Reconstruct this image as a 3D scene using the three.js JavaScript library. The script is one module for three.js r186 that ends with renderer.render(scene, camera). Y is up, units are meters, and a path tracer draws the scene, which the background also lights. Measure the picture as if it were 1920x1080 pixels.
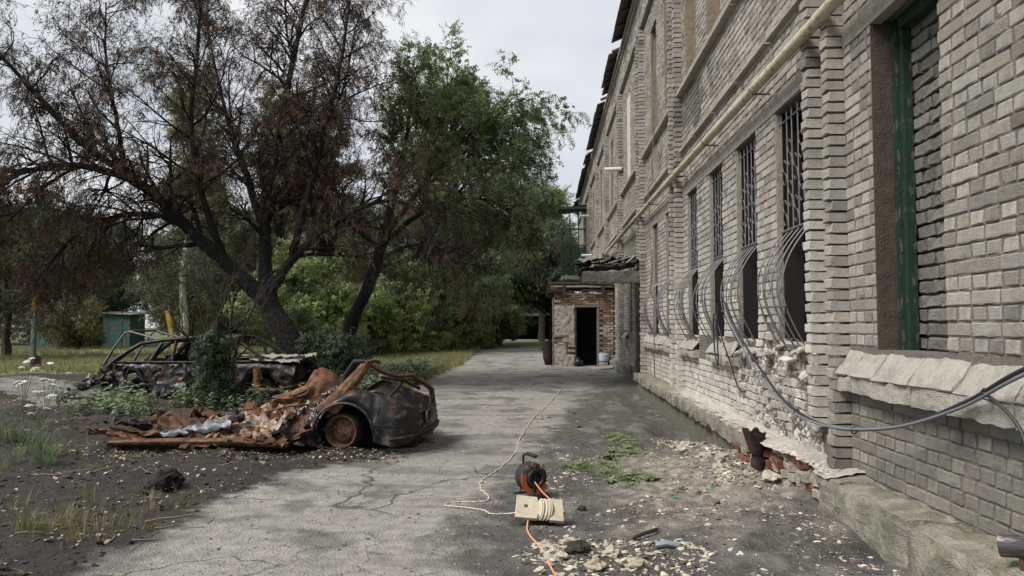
import * as THREE from 'three';
import { mergeGeometries, mergeVertices, toCreasedNormals } from 'three/addons/utils/BufferGeometryUtils.js';
import { createNoise2D, createNoise3D } from 'simplex-noise';

// ---------------------------------------------------------------- camera, sky, sun, exposure
const scene = new THREE.Scene();
const camera = new THREE.PerspectiveCamera(42.46, 1920 / 1080, 0.05, 900);
camera.position.set(0, 1.45, 0);
camera.rotation.order = 'YXZ';
camera.rotation.set(0.05032, 0.04595, 0);
camera.updateMatrixWorld(true);
const renderer = new THREE.WebGLRenderer({ antialias: true });
renderer.setSize(1024, 576);
renderer.toneMapping = THREE.LinearToneMapping;
renderer.toneMappingExposure = 1.3;
renderer.shadowMap.enabled = true;
renderer.shadowMap.type = THREE.PCFSoftShadowMap;

const rng = (s) => () => { s = (s + 0x6d2b79f5) | 0; let t = Math.imul(s ^ (s >>> 15), 1 | s); t = (t + Math.imul(t ^ (t >>> 7), 61 | t)) ^ t; return ((t ^ (t >>> 14)) >>> 0) / 4294967296; };
const N2 = createNoise2D(rng(11)), N3 = createNoise3D(rng(12));
const clamp = (x, a = 0, b = 1) => Math.min(b, Math.max(a, x));
const sm = (a, b, x) => { const t = clamp((x - a) / (b - a)); return t * t * (3 - 2 * t); };
const lerp = (a, b, t) => a + (b - a) * t;
const fbm = (x, y, o = 4) => { let s = 0, a = 0.5; for (let i = 0; i < o; i++) { s += a * N2(x, y); x = x * 2.03 + 7.1; y = y * 2.03 - 3.7; a *= 0.5; } return s; };
function pw(list, x) { if (x <= list[0][0]) return list[0][1]; for (let i = 1; i < list.length; i++) if (x <= list[i][0]) { const [a, u] = list[i - 1], [b, v] = list[i]; return lerp(u, v, (x - a) / (b - a)); } return list[list.length - 1][1]; }

// overcast sky: an even pale layer of cloud, a little brighter low down
{
  const w = 1024, h = 512, d = new Float32Array(w * h * 4);
  for (let j = 0; j < h; j++) {
    const el = ((j + 0.5) / h - 0.5) * Math.PI, y = Math.sin(el);
    for (let i = 0; i < w; i++) {
      const az = ((i + 0.5) / w - 0.5) * 2 * Math.PI, cx = Math.cos(az) * Math.cos(el), cz = Math.sin(az) * Math.cos(el);
      const k = 1 / (Math.max(y, 0) + 0.28);
      let n = 0, a = 0.5, f = 1.1;
      for (let o = 0; o < 5; o++) { n += a * N3(cx * k * f, o * 7.3, cz * k * f); a *= 0.52; f *= 2.1; }
      const b = 0.64 - 0.10 * clamp(y) + 0.17 * n * sm(0.0, 0.35, y + 0.1);
      const c = clamp(0.5 + n * 0.9);
      const o4 = (j * w + i) * 4;
      d[o4] = b * lerp(0.9, 0.985, c); d[o4 + 1] = b * lerp(0.965, 1.0, c); d[o4 + 2] = b * lerp(1.06, 1.035, c); d[o4 + 3] = 1;
    }
  }
  const t = new THREE.DataTexture(d, w, h, THREE.RGBAFormat, THREE.FloatType);
  t.mapping = THREE.EquirectangularReflectionMapping; t.magFilter = THREE.LinearFilter; t.needsUpdate = true;
  scene.background = t; scene.environment = t;
}
const sun = new THREE.DirectionalLight(0xfff9f0, 3.1);
sun.position.set(-27, 35, 5); sun.target.position.set(-2, 0, -12);
sun.castShadow = true; sun.shadow.radius = 45; sun.shadow.mapSize.set(4096, 4096);
Object.assign(sun.shadow.camera, { left: -40, right: 40, top: 40, bottom: -40, near: 1, far: 140 });
scene.add(sun, sun.target);

// ---------------------------------------------------------------- helpers
const used = {};
const numbered = (n) => { const k = used[n] = (used[n] ?? -1) + 1; return k ? n + '_' + String(k).padStart(3, '0') : n; };
const C = (r, g, b) => new THREE.Color().setRGB(r, g, b);
function obj(name, geo, mat, parent) { const m = new THREE.Mesh(geo, mat); m.name = parent ? name : numbered(name); m.castShadow = m.receiveShadow = true; (parent || scene).add(m); return m; }
function tag(o, label, category, group, kind) { o.userData.label = label; if (category) o.userData.category = category; if (group) o.userData.group = group; if (kind) o.userData.kind = kind; return o; }
function thing(name, label, category, x = 0, y = 0, D = 0, turn = 0, group) { const o = new THREE.Group(); o.name = numbered(name); o.position.set(x, y, -D); o.rotation.y = turn; scene.add(o); return tag(o, label, category, group); }
function inst(name, geo, mat, mats, cols, parent, kind = 'stuff') {
  const m = new THREE.InstancedMesh(geo, mat, mats.length); m.name = parent ? name : numbered(name);
  mats.forEach((a, i) => m.setMatrixAt(i, a));
  if (cols) cols.forEach((c, i) => m.setColorAt(i, c));
  m.castShadow = m.receiveShadow = true; if (kind) m.userData.kind = kind; (parent || scene).add(m); return m;
}
const _q = new THREE.Quaternion(), _e = new THREE.Euler(), _v = new THREE.Vector3(), _s = new THREE.Vector3();
const M4 = (x, y, z, rx = 0, ry = 0, rz = 0, sx = 1, sy = sx, sz = sx) => new THREE.Matrix4().compose(_v.set(x, y, z), _q.setFromEuler(_e.set(rx, ry, rz)), _s.set(sx, sy, sz));
const V = (x, y, D) => new THREE.Vector3(x, y, -D);
const v3 = (x, y, z) => new THREE.Vector3(x, y, z);

class MB {                                    // gathers tubes, boxes and sheets into one geometry
  constructor() { this.p = []; this.i = []; this.u = []; }
  vert(x, y, z, u = 0, v = 0) { this.p.push(x, y, z); this.u.push(u, v); return this.p.length / 3 - 1; }
  tube(pts, rad, sides = 6, cap = false) {
    const n = pts.length; let ref = v3(0.31, 0.2, 0.93), len = 0; const start = this.p.length / 3;
    const t = v3(), a = v3(), b = v3();
    for (let k = 0; k < n; k++) {
      t.copy(pts[Math.min(n - 1, k + 1)]).sub(pts[Math.max(0, k - 1)]).normalize();
      a.copy(ref).addScaledVector(t, -ref.dot(t)); if (a.lengthSq() < 1e-6) a.set(t.y, -t.x, 0.01); a.normalize(); ref = a.clone(); b.crossVectors(t, a);
      if (k) len += pts[k].distanceTo(pts[k - 1]);
      const r = Array.isArray(rad) ? rad[k] : rad;
      for (let s = 0; s <= sides; s++) { const g = s / sides * 2 * Math.PI, c = Math.cos(g) * r, d = Math.sin(g) * r; this.vert(pts[k].x + a.x * c + b.x * d, pts[k].y + a.y * c + b.y * d, pts[k].z + a.z * c + b.z * d, s / sides * 0.6, len); }
    }
    const w = sides + 1;
    for (let k = 0; k < n - 1; k++) for (let s = 0; s < sides; s++) { const q = start + k * w + s; this.i.push(q, q + 1, q + w, q + 1, q + w + 1, q + w); }
    if (cap) for (const k of [0, n - 1]) { const c = this.vert(pts[k].x, pts[k].y, pts[k].z, 0.3, 0); for (let s = 0; s < sides; s++) { const q = start + k * w + s; if (k) this.i.push(q, q + 1, c); else this.i.push(q + 1, q, c); } }
    return this;
  }
  sheet(nu, nv, fn, flip) {                    // fn(u, v) -> [x, y, z] with u, v in 0..1
    const s = this.p.length / 3;
    for (let j = 0; j <= nv; j++) for (let i = 0; i <= nu; i++) { const q = fn(i / nu, j / nv); this.vert(q[0], q[1], q[2], q[3] ?? i / nu, q[4] ?? j / nv); }
    for (let j = 0; j < nv; j++) for (let i = 0; i < nu; i++) { const q = s + j * (nu + 1) + i, r = q + nu + 1; if (flip) this.i.push(q, r, q + 1, q + 1, r, r + 1); else this.i.push(q, q + 1, r, q + 1, r + 1, r); }
    return this;
  }
  box(x0, x1, y0, y1, z0, z1, uvk = 1) {
    const g = new THREE.BoxGeometry(Math.abs(x1 - x0), Math.abs(y1 - y0), Math.abs(z1 - z0)); g.translate((x0 + x1) / 2, (y0 + y1) / 2, (z0 + z1) / 2); return this.add(boxUV(g, uvk));
  }
  add(g, m) {
    const s = this.p.length / 3, q = g.attributes.position, u = g.attributes.uv, v = v3();
    for (let k = 0; k < q.count; k++) { v.fromBufferAttribute(q, k); if (m) v.applyMatrix4(m); this.vert(v.x, v.y, v.z, u ? u.getX(k) : 0, u ? u.getY(k) : 0); }
    if (g.index) for (let k = 0; k < g.index.count; k++) this.i.push(s + g.index.getX(k)); else for (let k = 0; k < q.count; k++) this.i.push(s + k);
    return this;
  }
  geo(crease) {
    let g = new THREE.BufferGeometry(); g.setAttribute('position', new THREE.Float32BufferAttribute(this.p, 3)); g.setAttribute('uv', new THREE.Float32BufferAttribute(this.u, 2)); g.setIndex(this.i);
    if (crease !== undefined) g = toCreasedNormals(g, crease); else g.computeVertexNormals();
    return g;
  }
}
function boxUV(g, k = 1) {                      // uv in metres from position and face direction
  const p = g.attributes.position, n = g.attributes.normal, u = g.attributes.uv;
  for (let i = 0; i < p.count; i++) { const ax = Math.abs(n.getX(i)), ay = Math.abs(n.getY(i)), az = Math.abs(n.getZ(i)); if (ax >= ay && ax >= az) u.setXY(i, p.getZ(i) * k, p.getY(i) * k); else if (ay >= az) u.setXY(i, p.getX(i) * k, p.getZ(i) * k); else u.setXY(i, p.getX(i) * k, p.getY(i) * k); }
  return g;
}
// a block with worn, uneven faces and knocked corners
function roughBox(w, h, d, cell, amp, seed, freq = 6, keepBack) {
  const nx = Math.max(1, Math.round(w / cell)), ny = Math.max(1, Math.round(h / cell)), nz = Math.max(1, Math.round(d / cell));
  let g = new THREE.BoxGeometry(w, h, d, nx, ny, nz); boxUV(g);
  const p = g.attributes.position, u = g.attributes.uv;
  for (let i = 0; i < p.count; i++) {
    const x = p.getX(i), y = p.getY(i), z = p.getZ(i);
    const e = [Math.abs(x) / w * 2, Math.abs(y) / h * 2, Math.abs(z) / d * 2], at = e.filter((q) => q > 0.995).length;
    const n1 = N3(x * freq + seed, y * freq, z * freq), n2 = N3(x * freq * 3.1, y * freq * 3.1 + seed, z * freq * 3.1);
    let k = amp * (0.65 * n1 + 0.35 * n2); if (at > 1) k -= amp * (0.8 + 0.9 * Math.max(0, n1));
    p.setXYZ(i, x + Math.sign(x) * (e[0] > 0.995 ? k : 0) + amp * 0.3 * N3(y * 5, z * 5, seed), y + Math.sign(y) * (e[1] > 0.995 ? k : 0), z + Math.sign(z) * (e[2] > 0.995 ? k : 0));
    u.setXY(i, u.getX(i) + seed * 0.37, u.getY(i) + seed * 0.73);
  }
  return toCreasedNormals(g, 0.6);
}
function rock(r, seed, det = 1, flat = 0.6) {
  const g = new THREE.IcosahedronGeometry(r, det), p = g.attributes.position;
  for (let i = 0; i < p.count; i++) { const x = p.getX(i) / r, y = p.getY(i) / r, z = p.getZ(i) / r, k = 1 + 0.45 * N3(x * 0.9 + seed, y * 0.9, z * 0.9) + 0.15 * N3(x * 2.6, y * 2.6 + seed, z * 2.6); p.setXYZ(i, x * r * k, y * r * k * flat, z * r * k); }
  g.computeVertexNormals(); return g;
}
// ---------------------------------------------------------------- textures
function tex(w, h, fn, srgb = true, repeat = true) {
  const d = new Uint8Array(w * h * 4);
  for (let j = 0; j < h; j++) for (let i = 0; i < w; i++) { const c = fn(i / w, j / h, i, j), o = (j * w + i) * 4; for (let k = 0; k < 3; k++) { const x = clamp(c[k] ?? c[0]); d[o + k] = 255 * (srgb ? (x <= 0.0031308 ? x * 12.92 : 1.055 * Math.pow(x, 1 / 2.4) - 0.055) : x); } d[o + 3] = 255; }
  const t = new THREE.DataTexture(d, w, h); t.magFilter = THREE.LinearFilter; t.minFilter = THREE.LinearMipmapLinearFilter; t.generateMipmaps = true;
  if (srgb) t.colorSpace = THREE.SRGBColorSpace; if (repeat) t.wrapS = t.wrapT = THREE.RepeatWrapping; t.needsUpdate = true; return t;
}
// seamless noise on a torus of period 1
const tn = (u, v, f, s = 0) => { const a = u * 2 * Math.PI, b = v * 2 * Math.PI, r = f / (2 * Math.PI); return 0.5 * (N3(Math.cos(a) * r + s, Math.sin(a) * r, Math.cos(b) * r * 1.0 + Math.sin(b) * r * 0.37) + N3(Math.cos(b) * r - s, Math.sin(b) * r, Math.cos(a) * r * 0.8 - Math.sin(a) * r * 0.5 + 9)); };
const tfbm = (u, v, f, s = 0, o = 4) => { let r = 0, a = 0.55; for (let k = 0; k < o; k++) { r += a * tn(u, v, f, s + k * 3.1); f *= 2.1; a *= 0.55; } return r; };
const scaled = (t, k) => { const c = t.clone(); c.repeat.set(k, k); c.needsUpdate = true; return c; };
const grit = tex(512, 512, (u, v) => { const n = tfbm(u, v, 10, 1, 5), s = tn(u, v, 150, 5); return [0.52 + 0.5 * n + 0.2 * s]; }, false);
const rough1 = tex(512, 512, (u, v) => { const n = tfbm(u, v, 6, 20, 6); const pit = sm(0.32, 0.5, tn(u, v, 60, 7)); return [0.55 + 0.55 * n - 0.45 * pit]; }, false);
const stoneCol = tex(512, 512, (u, v) => { const n = tfbm(u, v, 7, 3, 5), s = tn(u, v, 170, 2), d = sm(0.25, 0.6, tfbm(u, v, 14, 31, 4)); const b = 0.86 + 0.34 * n + 0.16 * s - 0.25 * d; return [b, b * (0.985 - 0.02 * n), b * (0.96 - 0.05 * n)]; });
const rustCol = tex(512, 512, (u, v) => {
  const n = tfbm(u, v, 5, 40, 6), m = tfbm(u, v, 9, 50, 5), s = tn(u, v, 190, 3), a = sm(-0.3, 0.3, n), k = sm(0.0, 0.4, m);
  const rust = [0.165 + 0.09 * m, 0.078 + 0.05 * m, 0.040 + 0.03 * m], dark = [0.055, 0.03, 0.02], pale = [0.36, 0.28, 0.22];
  return [0, 1, 2].map((c) => { let x = lerp(dark[c], rust[c], a); x = lerp(x, pale[c], k * 0.3 * sm(0.1, 0.4, s + n)); return x * (1 + 0.3 * s); });
});
const burntCol = tex(512, 512, (u, v) => {
  const n = tfbm(u, v, 4, 60, 6), m = tfbm(u, v, 7, 70, 5), s = tn(u, v, 190, 4), a = sm(-0.05, 0.4, n), k = sm(0.1, 0.5, m);
  const soot = [0.024, 0.024, 0.027], rust = [0.085, 0.04, 0.024], ash = [0.20, 0.20, 0.205];
  return [0, 1, 2].map((c) => { let x = lerp(soot[c], rust[c], a); x = lerp(x, ash[c], k * 0.75); return x * (1 + 0.25 * s); });
});
const mat = (color, o = {}) => new THREE.MeshStandardMaterial({ color, roughness: 0.95, metalness: 0, side: THREE.DoubleSide, ...o });
const phys = (color, o = {}) => new THREE.MeshPhysicalMaterial({ color, roughness: 0.9, side: THREE.DoubleSide, ...o });
// ---------------------------------------------------------------- the ground
const memo = (f) => { const m = new Map(); return (d) => { let v = m.get(d); if (v === undefined) { v = f(d); m.set(d, v); } return v; }; };
const leftEdge = memo((D) => pw([[3, -2.75], [4.4, -2.7], [6.3, -2.6], [7.2, -2.45], [8.2, -1.75], [9.3, -1.5], [10.5, -1.75], [12, -2.5], [18.3, -3.2], [25, -2.9], [34, -3.3], [45, -4.0], [67, -3.1]], D) + 0.16 * fbm(D * 0.9, 3.3, 4) + 0.05 * N2(D * 6, 1));
const rightEdge = memo((D) => pw([[3, -0.45], [4.4, -0.4], [5.3, -0.5], [6.5, -0.45], [9.25, -0.1], [12, 0.35], [15.7, 0.75], [18, 1.2], [21, 2.1], [24, 3.6], [80, 3.6]], D) + 0.22 * fbm(D * 0.7, 13.3, 4) + 0.06 * N2(D * 5, 6));
const fieldEdge = memo((x) => 20.6 + 0.18 * (x + 15) * (x > -15 ? 0.4 : 1) + 0.8 * fbm(x * 0.5, 4.4, 3));
function zone(x, D) {                          // 0 soil, 1 concrete path, 2 asphalt, 3 grass
  if (D > 70 || D < -12) return 3;
  if (x > rightEdge(D)) return D > 30 ? 1 : 2;
  if (x > leftEdge(D)) return 1;
  if (D > 12.6 && D < 19.6 && x < -8.6) { const c = 13.6 + (-9.2 - x) * 0.96; if (Math.abs(D - c - 0.6) < 1.15 + 0.2 * N2(x * 2, D * 2)) return 1; }
  if (x < -6.5 && D > fieldEdge(x)) return 3;
  if (D > 16.5 + 0.9 * fbm(x, D, 2) && x > -7.5) return 3;
  return 0;
}
function gy(x, D) {
  const l = leftEdge(D), soil = sm(0, 0.5, l - x);
  let y = 0.012 * N2(x * 0.7, D * 0.7) + 0.004 * N2(x * 4, D * 4);
  y += soil * (0.035 + 0.05 * N2(x * 0.55, D * 0.5) + 0.018 * N2(x * 2.6, D * 2.6) + 0.012 * N2(x * 8, D * 8)) * (D < 40 ? 1 : 0.3);
  const r = sm(0.1, 0.9, x - rightEdge(D));
  if (D < 22 && x < 3) y += r * (0.014 * N2(x * 3, D * 3) + 0.008 * N2(x * 9, D * 9) - 0.02);
  y += 0.13 * sm(0.4, 1.8, x) * sm(9.6, 7.6, D) * (0.8 + 0.3 * N2(x * 1.7, D * 1.7));
  y -= 0.13 * sm(1.2, 1.9, x) * sm(9.2, 10.4, D) * sm(17, 15, D);
  y -= 0.22 * Math.exp(-(((x - 1.8) / 0.22) ** 2) - ((D - 10.9) / 0.35) ** 2);
  y += 0.08 * sm(19, 24, D);
  return y;
}
const cellHash = (i, j) => { const s = Math.sin(i * 127.1 + j * 311.7) * 43758.5453; return s - Math.floor(s); };
function crack(x, D, f) {                       // distance to the edges of uneven cells, as a fraction of a cell
  const wx = N2(x * f * 1.3, D * f * 1.3), wd = N2(x * f * 1.3 + 40, D * f * 1.3), w2 = N2(x * f * 6, D * f * 6); x = x * f + 0.13 * wx + 0.03 * w2; D = D * f + 0.13 * wd - 0.03 * w2;
  const I = Math.floor(x), J = Math.floor(D); let a = 9, b = 9;
  for (let i = I - 1; i <= I + 1; i++) for (let j = J - 1; j <= J + 1; j++) { const dx = i + cellHash(i, j) - x, dy = j + cellHash(i + 57, j + 11) - D, d = Math.sqrt(dx * dx + dy * dy); if (d < a) { b = a; a = d; } else if (d < b) b = d; }
  return b - a;
}
function groundColour(x, D) {
  const wob = 0.09 * fbm(x * 2.2, D * 2.2, 3);
  const l = leftEdge(D), r = rightEdge(D), fine = N2(x * 55, D * 55), mid = fbm(x * 5, D * 5, 4), big = fbm(x * 0.8 + 5, D * 0.5, 4);
  // soil: burnt, near black, with grey and brown crumbs
  const sp = N2(x * 26, D * 26) + 0.6 * N2(x * 61, D * 61);
  let soil = [0.030, 0.027, 0.024].map((c, k) => c * (1 + 0.55 * mid + 0.3 * fine) + (sp > 1.0 ? [0.14, 0.115, 0.085][k] * (sp - 1.0) * 2 : 0));
  const browned = sm(0.0, 0.5, fbm(x * 0.6 + 30, D * 0.6, 3)) * sm(9, 13, D); soil = soil.map((c, k) => c * (1 + browned * [1.6, 1.25, 0.9][k]));
  // concrete: worn pale slab with darker patches and cracks
  const patch = sm(0.05, 0.42, fbm(x * 0.9 + 2, D * 0.75 + 8, 4)), band = sm(0.1, 0.5, fbm(x * 0.35 + 9, D * 1.3, 4));
  let con = [0.275, 0.263, 0.245].map((c) => c * (1 + 0.3 * mid + 0.12 * fine + 0.12 * big) * (1 - 0.42 * patch) * (1 - 0.35 * band));
  const ck = crack(x, D, 0.62), ck2 = crack(x + 20, D, 1.9);
  const line = sm(0.022, 0.0, ck) * sm(-0.25, 0.2, N2(x * 0.8, D * 0.8 + 3)), line2 = sm(0.05, 0.0, ck2) * sm(0.1, 0.45, N2(x * 0.6 + 9, D * 0.6));
  con = con.map((c) => c * (1 - 0.72 * Math.max(line, 0.7 * line2)));
  // asphalt: dark, dusty in places
  const dust = sm(0.0, 0.55, fbm(x * 1.3 + 70, D * 0.9, 4)), chip = sp > 1.05 ? 0.16 : 0;
  let asp = [0.082, 0.079, 0.074].map((c, k) => c * (1 + 0.5 * mid + 0.35 * fine) + dust * [0.085, 0.078, 0.066][k] + chip);
  const beige = sm(0.25, 1.0, x + wob * 2) * sm(9.4, 7.4, D + wob * 4) * sm(4.9, 6.2, D - (x - 1) * 0.5 + wob * 5) * (0.55 + 0.45 * sm(-0.3, 0.3, mid));
  asp = asp.map((c, k) => lerp(c, [0.29, 0.26, 0.22][k] * (1 + 0.4 * mid + 0.2 * fine), beige * 0.85));
  const black = sm(0.1, 0.5, fbm(x * 1.1 + 21, D * 0.9 + 4, 4)) * sm(7.4, 5.2, D); asp = asp.map((c) => c * (1 - 0.5 * black));
  let c = con;
  c = c.map((q, k) => lerp(q, asp[k], sm(-0.22, 0.22, x - r + wob * 3) * (D < 24 ? 1 : 0.3)));
  c = c.map((q, k) => lerp(q, soil[k], sm(-0.12, 0.16, l - x + wob * 2.4)));
  if (zone(x, D) === 1 && x < -6) c = con.map((q) => q * 0.75);
  const soot = Math.exp(-(((x + 2.2) / 1.3) ** 2) - ((D - 8.6) / 0.6) ** 2) * sm(-0.4, 0.3, mid); c = c.map((q) => q * (1 - 0.75 * clamp(soot)));
  return c;
}
const straw = (x, D) => { const n = fbm(x * 0.5, D * 0.5, 4), f = N2(x * 14, D * 14) * 0.3 + N2(x * 40, D * 40) * 0.3, dry = sm(-0.1, 0.4, n); return [lerp(0.15, 0.27, dry), lerp(0.18, 0.24, dry), lerp(0.06, 0.12, dry)].map((c) => c * (1 + f)); };
function groundTexture(x0, x1, D0, D1, n) {
  return tex(n, n, (u, v) => { const x = lerp(x0, x1, u), D = lerp(D0, D1, v); let c = groundColour(x, D); if (zone(x, D) === 3) c = straw(x, D); return c; }, true, false);
}
const NEAR = [-10.5, 2.5, 3.0, 13.0], MID = [-24, 6, 13.0, 43.0];
const gNear = groundTexture(...NEAR, 2048), gMid = groundTexture(...MID, 1024);
const bumpNear = tex(1024, 1024, (u, v) => { const n = tfbm(u, v, 14, 90, 5), s = tn(u, v, 130, 8), p = sm(0.3, 0.55, tn(u, v, 75, 33)); return [0.45 + 0.4 * n + 0.22 * s + 0.25 * p]; }, false);
const bN = bumpNear.clone(); bN.repeat.set(6, 5); bN.needsUpdate = true;
const bM = bumpNear.clone(); bM.repeat.set(12, 12); bM.needsUpdate = true;
const groundMats = [
  mat(0xffffff, { map: gNear, bumpMap: bN, bumpScale: 0.02, roughness: 0.97 }),
  mat(0xffffff, { map: gMid, bumpMap: bM, bumpScale: 0.02, roughness: 0.97 }),
  mat(C(0.10, 0.12, 0.045), { map: scaled(stoneCol, 0.3), roughness: 1 }),
];
{
  const rows = [], cols = [];
  for (let d = -40; d < 2; d += 3) rows.push(d);
  for (let d = 2.2; d < 420; d *= 1.0095) rows.push(d);
  for (let x = -420; x < -16; x *= 0.86) cols.push(x);
  for (let x = -16; x < -9; x += 0.22) cols.push(x);
  for (let x = -9; x < 2.45; x += 0.055) cols.push(x);
  for (let x = 2.45; x < 8; x += 0.8) cols.push(x);
  for (let x = 8; x < 420; x *= 1.2) cols.push(x);
  const nc = cols.length, pos = [], uvs = [[], [], []], R = rng(5);
  const jit = rows.map(() => cols.map(() => [R() - 0.5, R() - 0.5]));
  rows.forEach((d, j) => cols.forEach((x, i) => {
    const fineX = x > -9 && x < 2.4, X = x + (fineX ? jit[j][i][0] * 0.03 : 0), Dd = d + (d > 2.3 ? jit[j][i][1] * d * 0.005 : 0);
    pos.push(X, gy(X, Dd), -Dd);
    uvs[0].push((X - NEAR[0]) / (NEAR[1] - NEAR[0]), (Dd - NEAR[2]) / (NEAR[3] - NEAR[2]));
    uvs[1].push((X - MID[0]) / (MID[1] - MID[0]), (Dd - MID[2]) / (MID[3] - MID[2]));
    uvs[2].push(X, Dd);
  }));
  const sets = [0, 1, 2, 3].map(() => [[], [], []]);
  for (let j = 0; j < rows.length - 1; j++) for (let i = 0; i < nc - 1; i++) {
    const a = j * nc + i, b = a + 1, c = a + nc, d = c + 1;
    for (const t of [[a, b, c], [b, d, c]]) {
      const x = (pos[t[0] * 3] + pos[t[1] * 3] + pos[t[2] * 3]) / 3, D = -(pos[t[0] * 3 + 2] + pos[t[1] * 3 + 2] + pos[t[2] * 3 + 2]) / 3;
      const inN = D > NEAR[2] && D <= 13 && x > NEAR[0] && x < NEAR[1], inM = D > 13 && D < MID[3] && x > MID[0] && x < MID[1];
      sets[zone(x, D)][inN ? 0 : inM ? 1 : 2].push(t);
    }
  }
  ['bare_soil', 'concrete_path', 'asphalt_strip', 'grass_ground'].forEach((name, z) => {
    const p = [], u = [], idx = [], g = new THREE.BufferGeometry(); let at = 0;
    sets[z].forEach((list, m) => {
      const map = new Map();
      const from = idx.length;
      for (const t of list) for (const k of t) { if (!map.has(k)) { map.set(k, p.length / 3); p.push(pos[k * 3], pos[k * 3 + 1], pos[k * 3 + 2]); u.push(uvs[m][k * 2], uvs[m][k * 2 + 1]); } idx.push(map.get(k)); }
      if (idx.length > from) g.addGroup(from, idx.length - from, m);
    });
    g.setAttribute('position', new THREE.Float32BufferAttribute(p, 3)); g.setAttribute('uv', new THREE.Float32BufferAttribute(u, 2)); g.setIndex(idx); g.computeVertexNormals();
    tag(obj(name, g, groundMats), ['black burnt soil with litter beside the path', 'cracked pale concrete path running past the building', 'dark worn asphalt strip along the foot of the wall', 'dry green grass ground beyond the burnt cars'][z], null, null, 'structure');
  });
}
// ---------------------------------------------------------------- the brick building on the right; its wall stands in the plane x = W
const W = 2.3, COURSE = 0.0853, BASE = 0.36, DMAX = 52;
const building = thing('brick_building', 'long two-storey grey brick building with barred ground-floor windows', 'building', W, 0, 20);
// wall coordinates (o: out of the wall towards the path, y, D: distance along it) to the building's own
const L = (o, y, D) => v3(-o, y, 20 - D);
const mortar = mat(C(0.175, 0.165, 0.15), { map: stoneCol, bumpMap: rough1, bumpScale: 0.01 });
const plaster = mat(C(0.36, 0.335, 0.30), { map: scaled(stoneCol, 1.3), bumpMap: rough1, bumpScale: 0.012 });
const plasterTan = mat(C(0.30, 0.255, 0.19), { map: stoneCol, bumpMap: rough1, bumpScale: 0.008 });
const concrete = mat(C(0.42, 0.405, 0.37), { map: scaled(stoneCol, 1.1), bumpMap: grit, bumpScale: 0.016 });
const darkRoom = mat(C(0.06, 0.057, 0.055), { map: stoneCol });  // near-black colour stands in for the shade indoors
const RIBS = [[5.75, 6.2], [12.48, 13.03], [17.17, 17.8], [22.0, 22.6], [27.0, 27.6], [32, 32.6], [37, 37.6], [42, 42.6]];
const OPEN = [];
const op = (D0, D1, y0, y1, kind) => OPEN.push({ D0, D1, y0, y1, kind });
op(2.2, 3.12, 1.28, 3.58, 'grille'); op(4.38, 5.28, 1.28, 3.60, 'bricked');
for (const [a, b] of [[6.58, 7.48], [8.17, 9.02], [9.72, 10.5], [11.33, 12.11], [13.5, 14.29], [15.35, 16.06]]) op(a, b, 1.27, 3.57, 'grille');
op(18.1, 19.3, 0.36, 2.38, 'door'); op(20.0, 20.7, 1.27, 3.3, 'plain'); op(23.2, 24.0, 1.27, 3.3, 'plain');
for (let d = 28.3; d < 45; d += 2.5) { op(d, d + 0.85, 1.27, 3.57, 'plain'); }
for (const b of [3.6, 5.3, 7.4, 8.97, 10.54, 12.12, 14.27, 16.12, 18.75, 20.95, 23.9, 26.1, 28.9, 31.1, 33.9, 36.1, 38.9, 41.1]) op(b - 0.85, b, 5.46, 7.88, 'upper');
// the solid wall behind the face bricks
{
  const m = new MB(), cuts = [...new Set([-6, DMAX, ...OPEN.flatMap((o) => [o.D0, o.D1])])].sort((a, b) => a - b);
  for (let k = 0; k < cuts.length - 1; k++) {
    const a = cuts[k], b = cuts[k + 1], c = (a + b) / 2, hs = OPEN.filter((o) => o.D0 < c && o.D1 > c).sort((p, q) => p.y0 - q.y0); let y = -0.4;
    for (const h of [...hs, { y0: 9.35, y1: 99 }]) { if (h.y0 > y + 0.001) m.box(0.007, 0.24, y, h.y0, 20 - a, 20 - b); y = h.y1; }
  }
  obj('wall', m.geo(), mortar, building);
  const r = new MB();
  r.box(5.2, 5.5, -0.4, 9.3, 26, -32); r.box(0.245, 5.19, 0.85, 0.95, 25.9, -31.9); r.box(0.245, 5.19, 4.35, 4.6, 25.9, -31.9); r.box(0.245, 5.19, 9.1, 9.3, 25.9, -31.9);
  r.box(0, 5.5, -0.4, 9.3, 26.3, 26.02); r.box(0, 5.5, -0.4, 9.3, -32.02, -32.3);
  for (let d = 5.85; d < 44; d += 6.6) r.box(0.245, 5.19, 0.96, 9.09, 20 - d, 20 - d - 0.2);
  obj('interior_wall', r.geo(), darkRoom, building);
}
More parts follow.
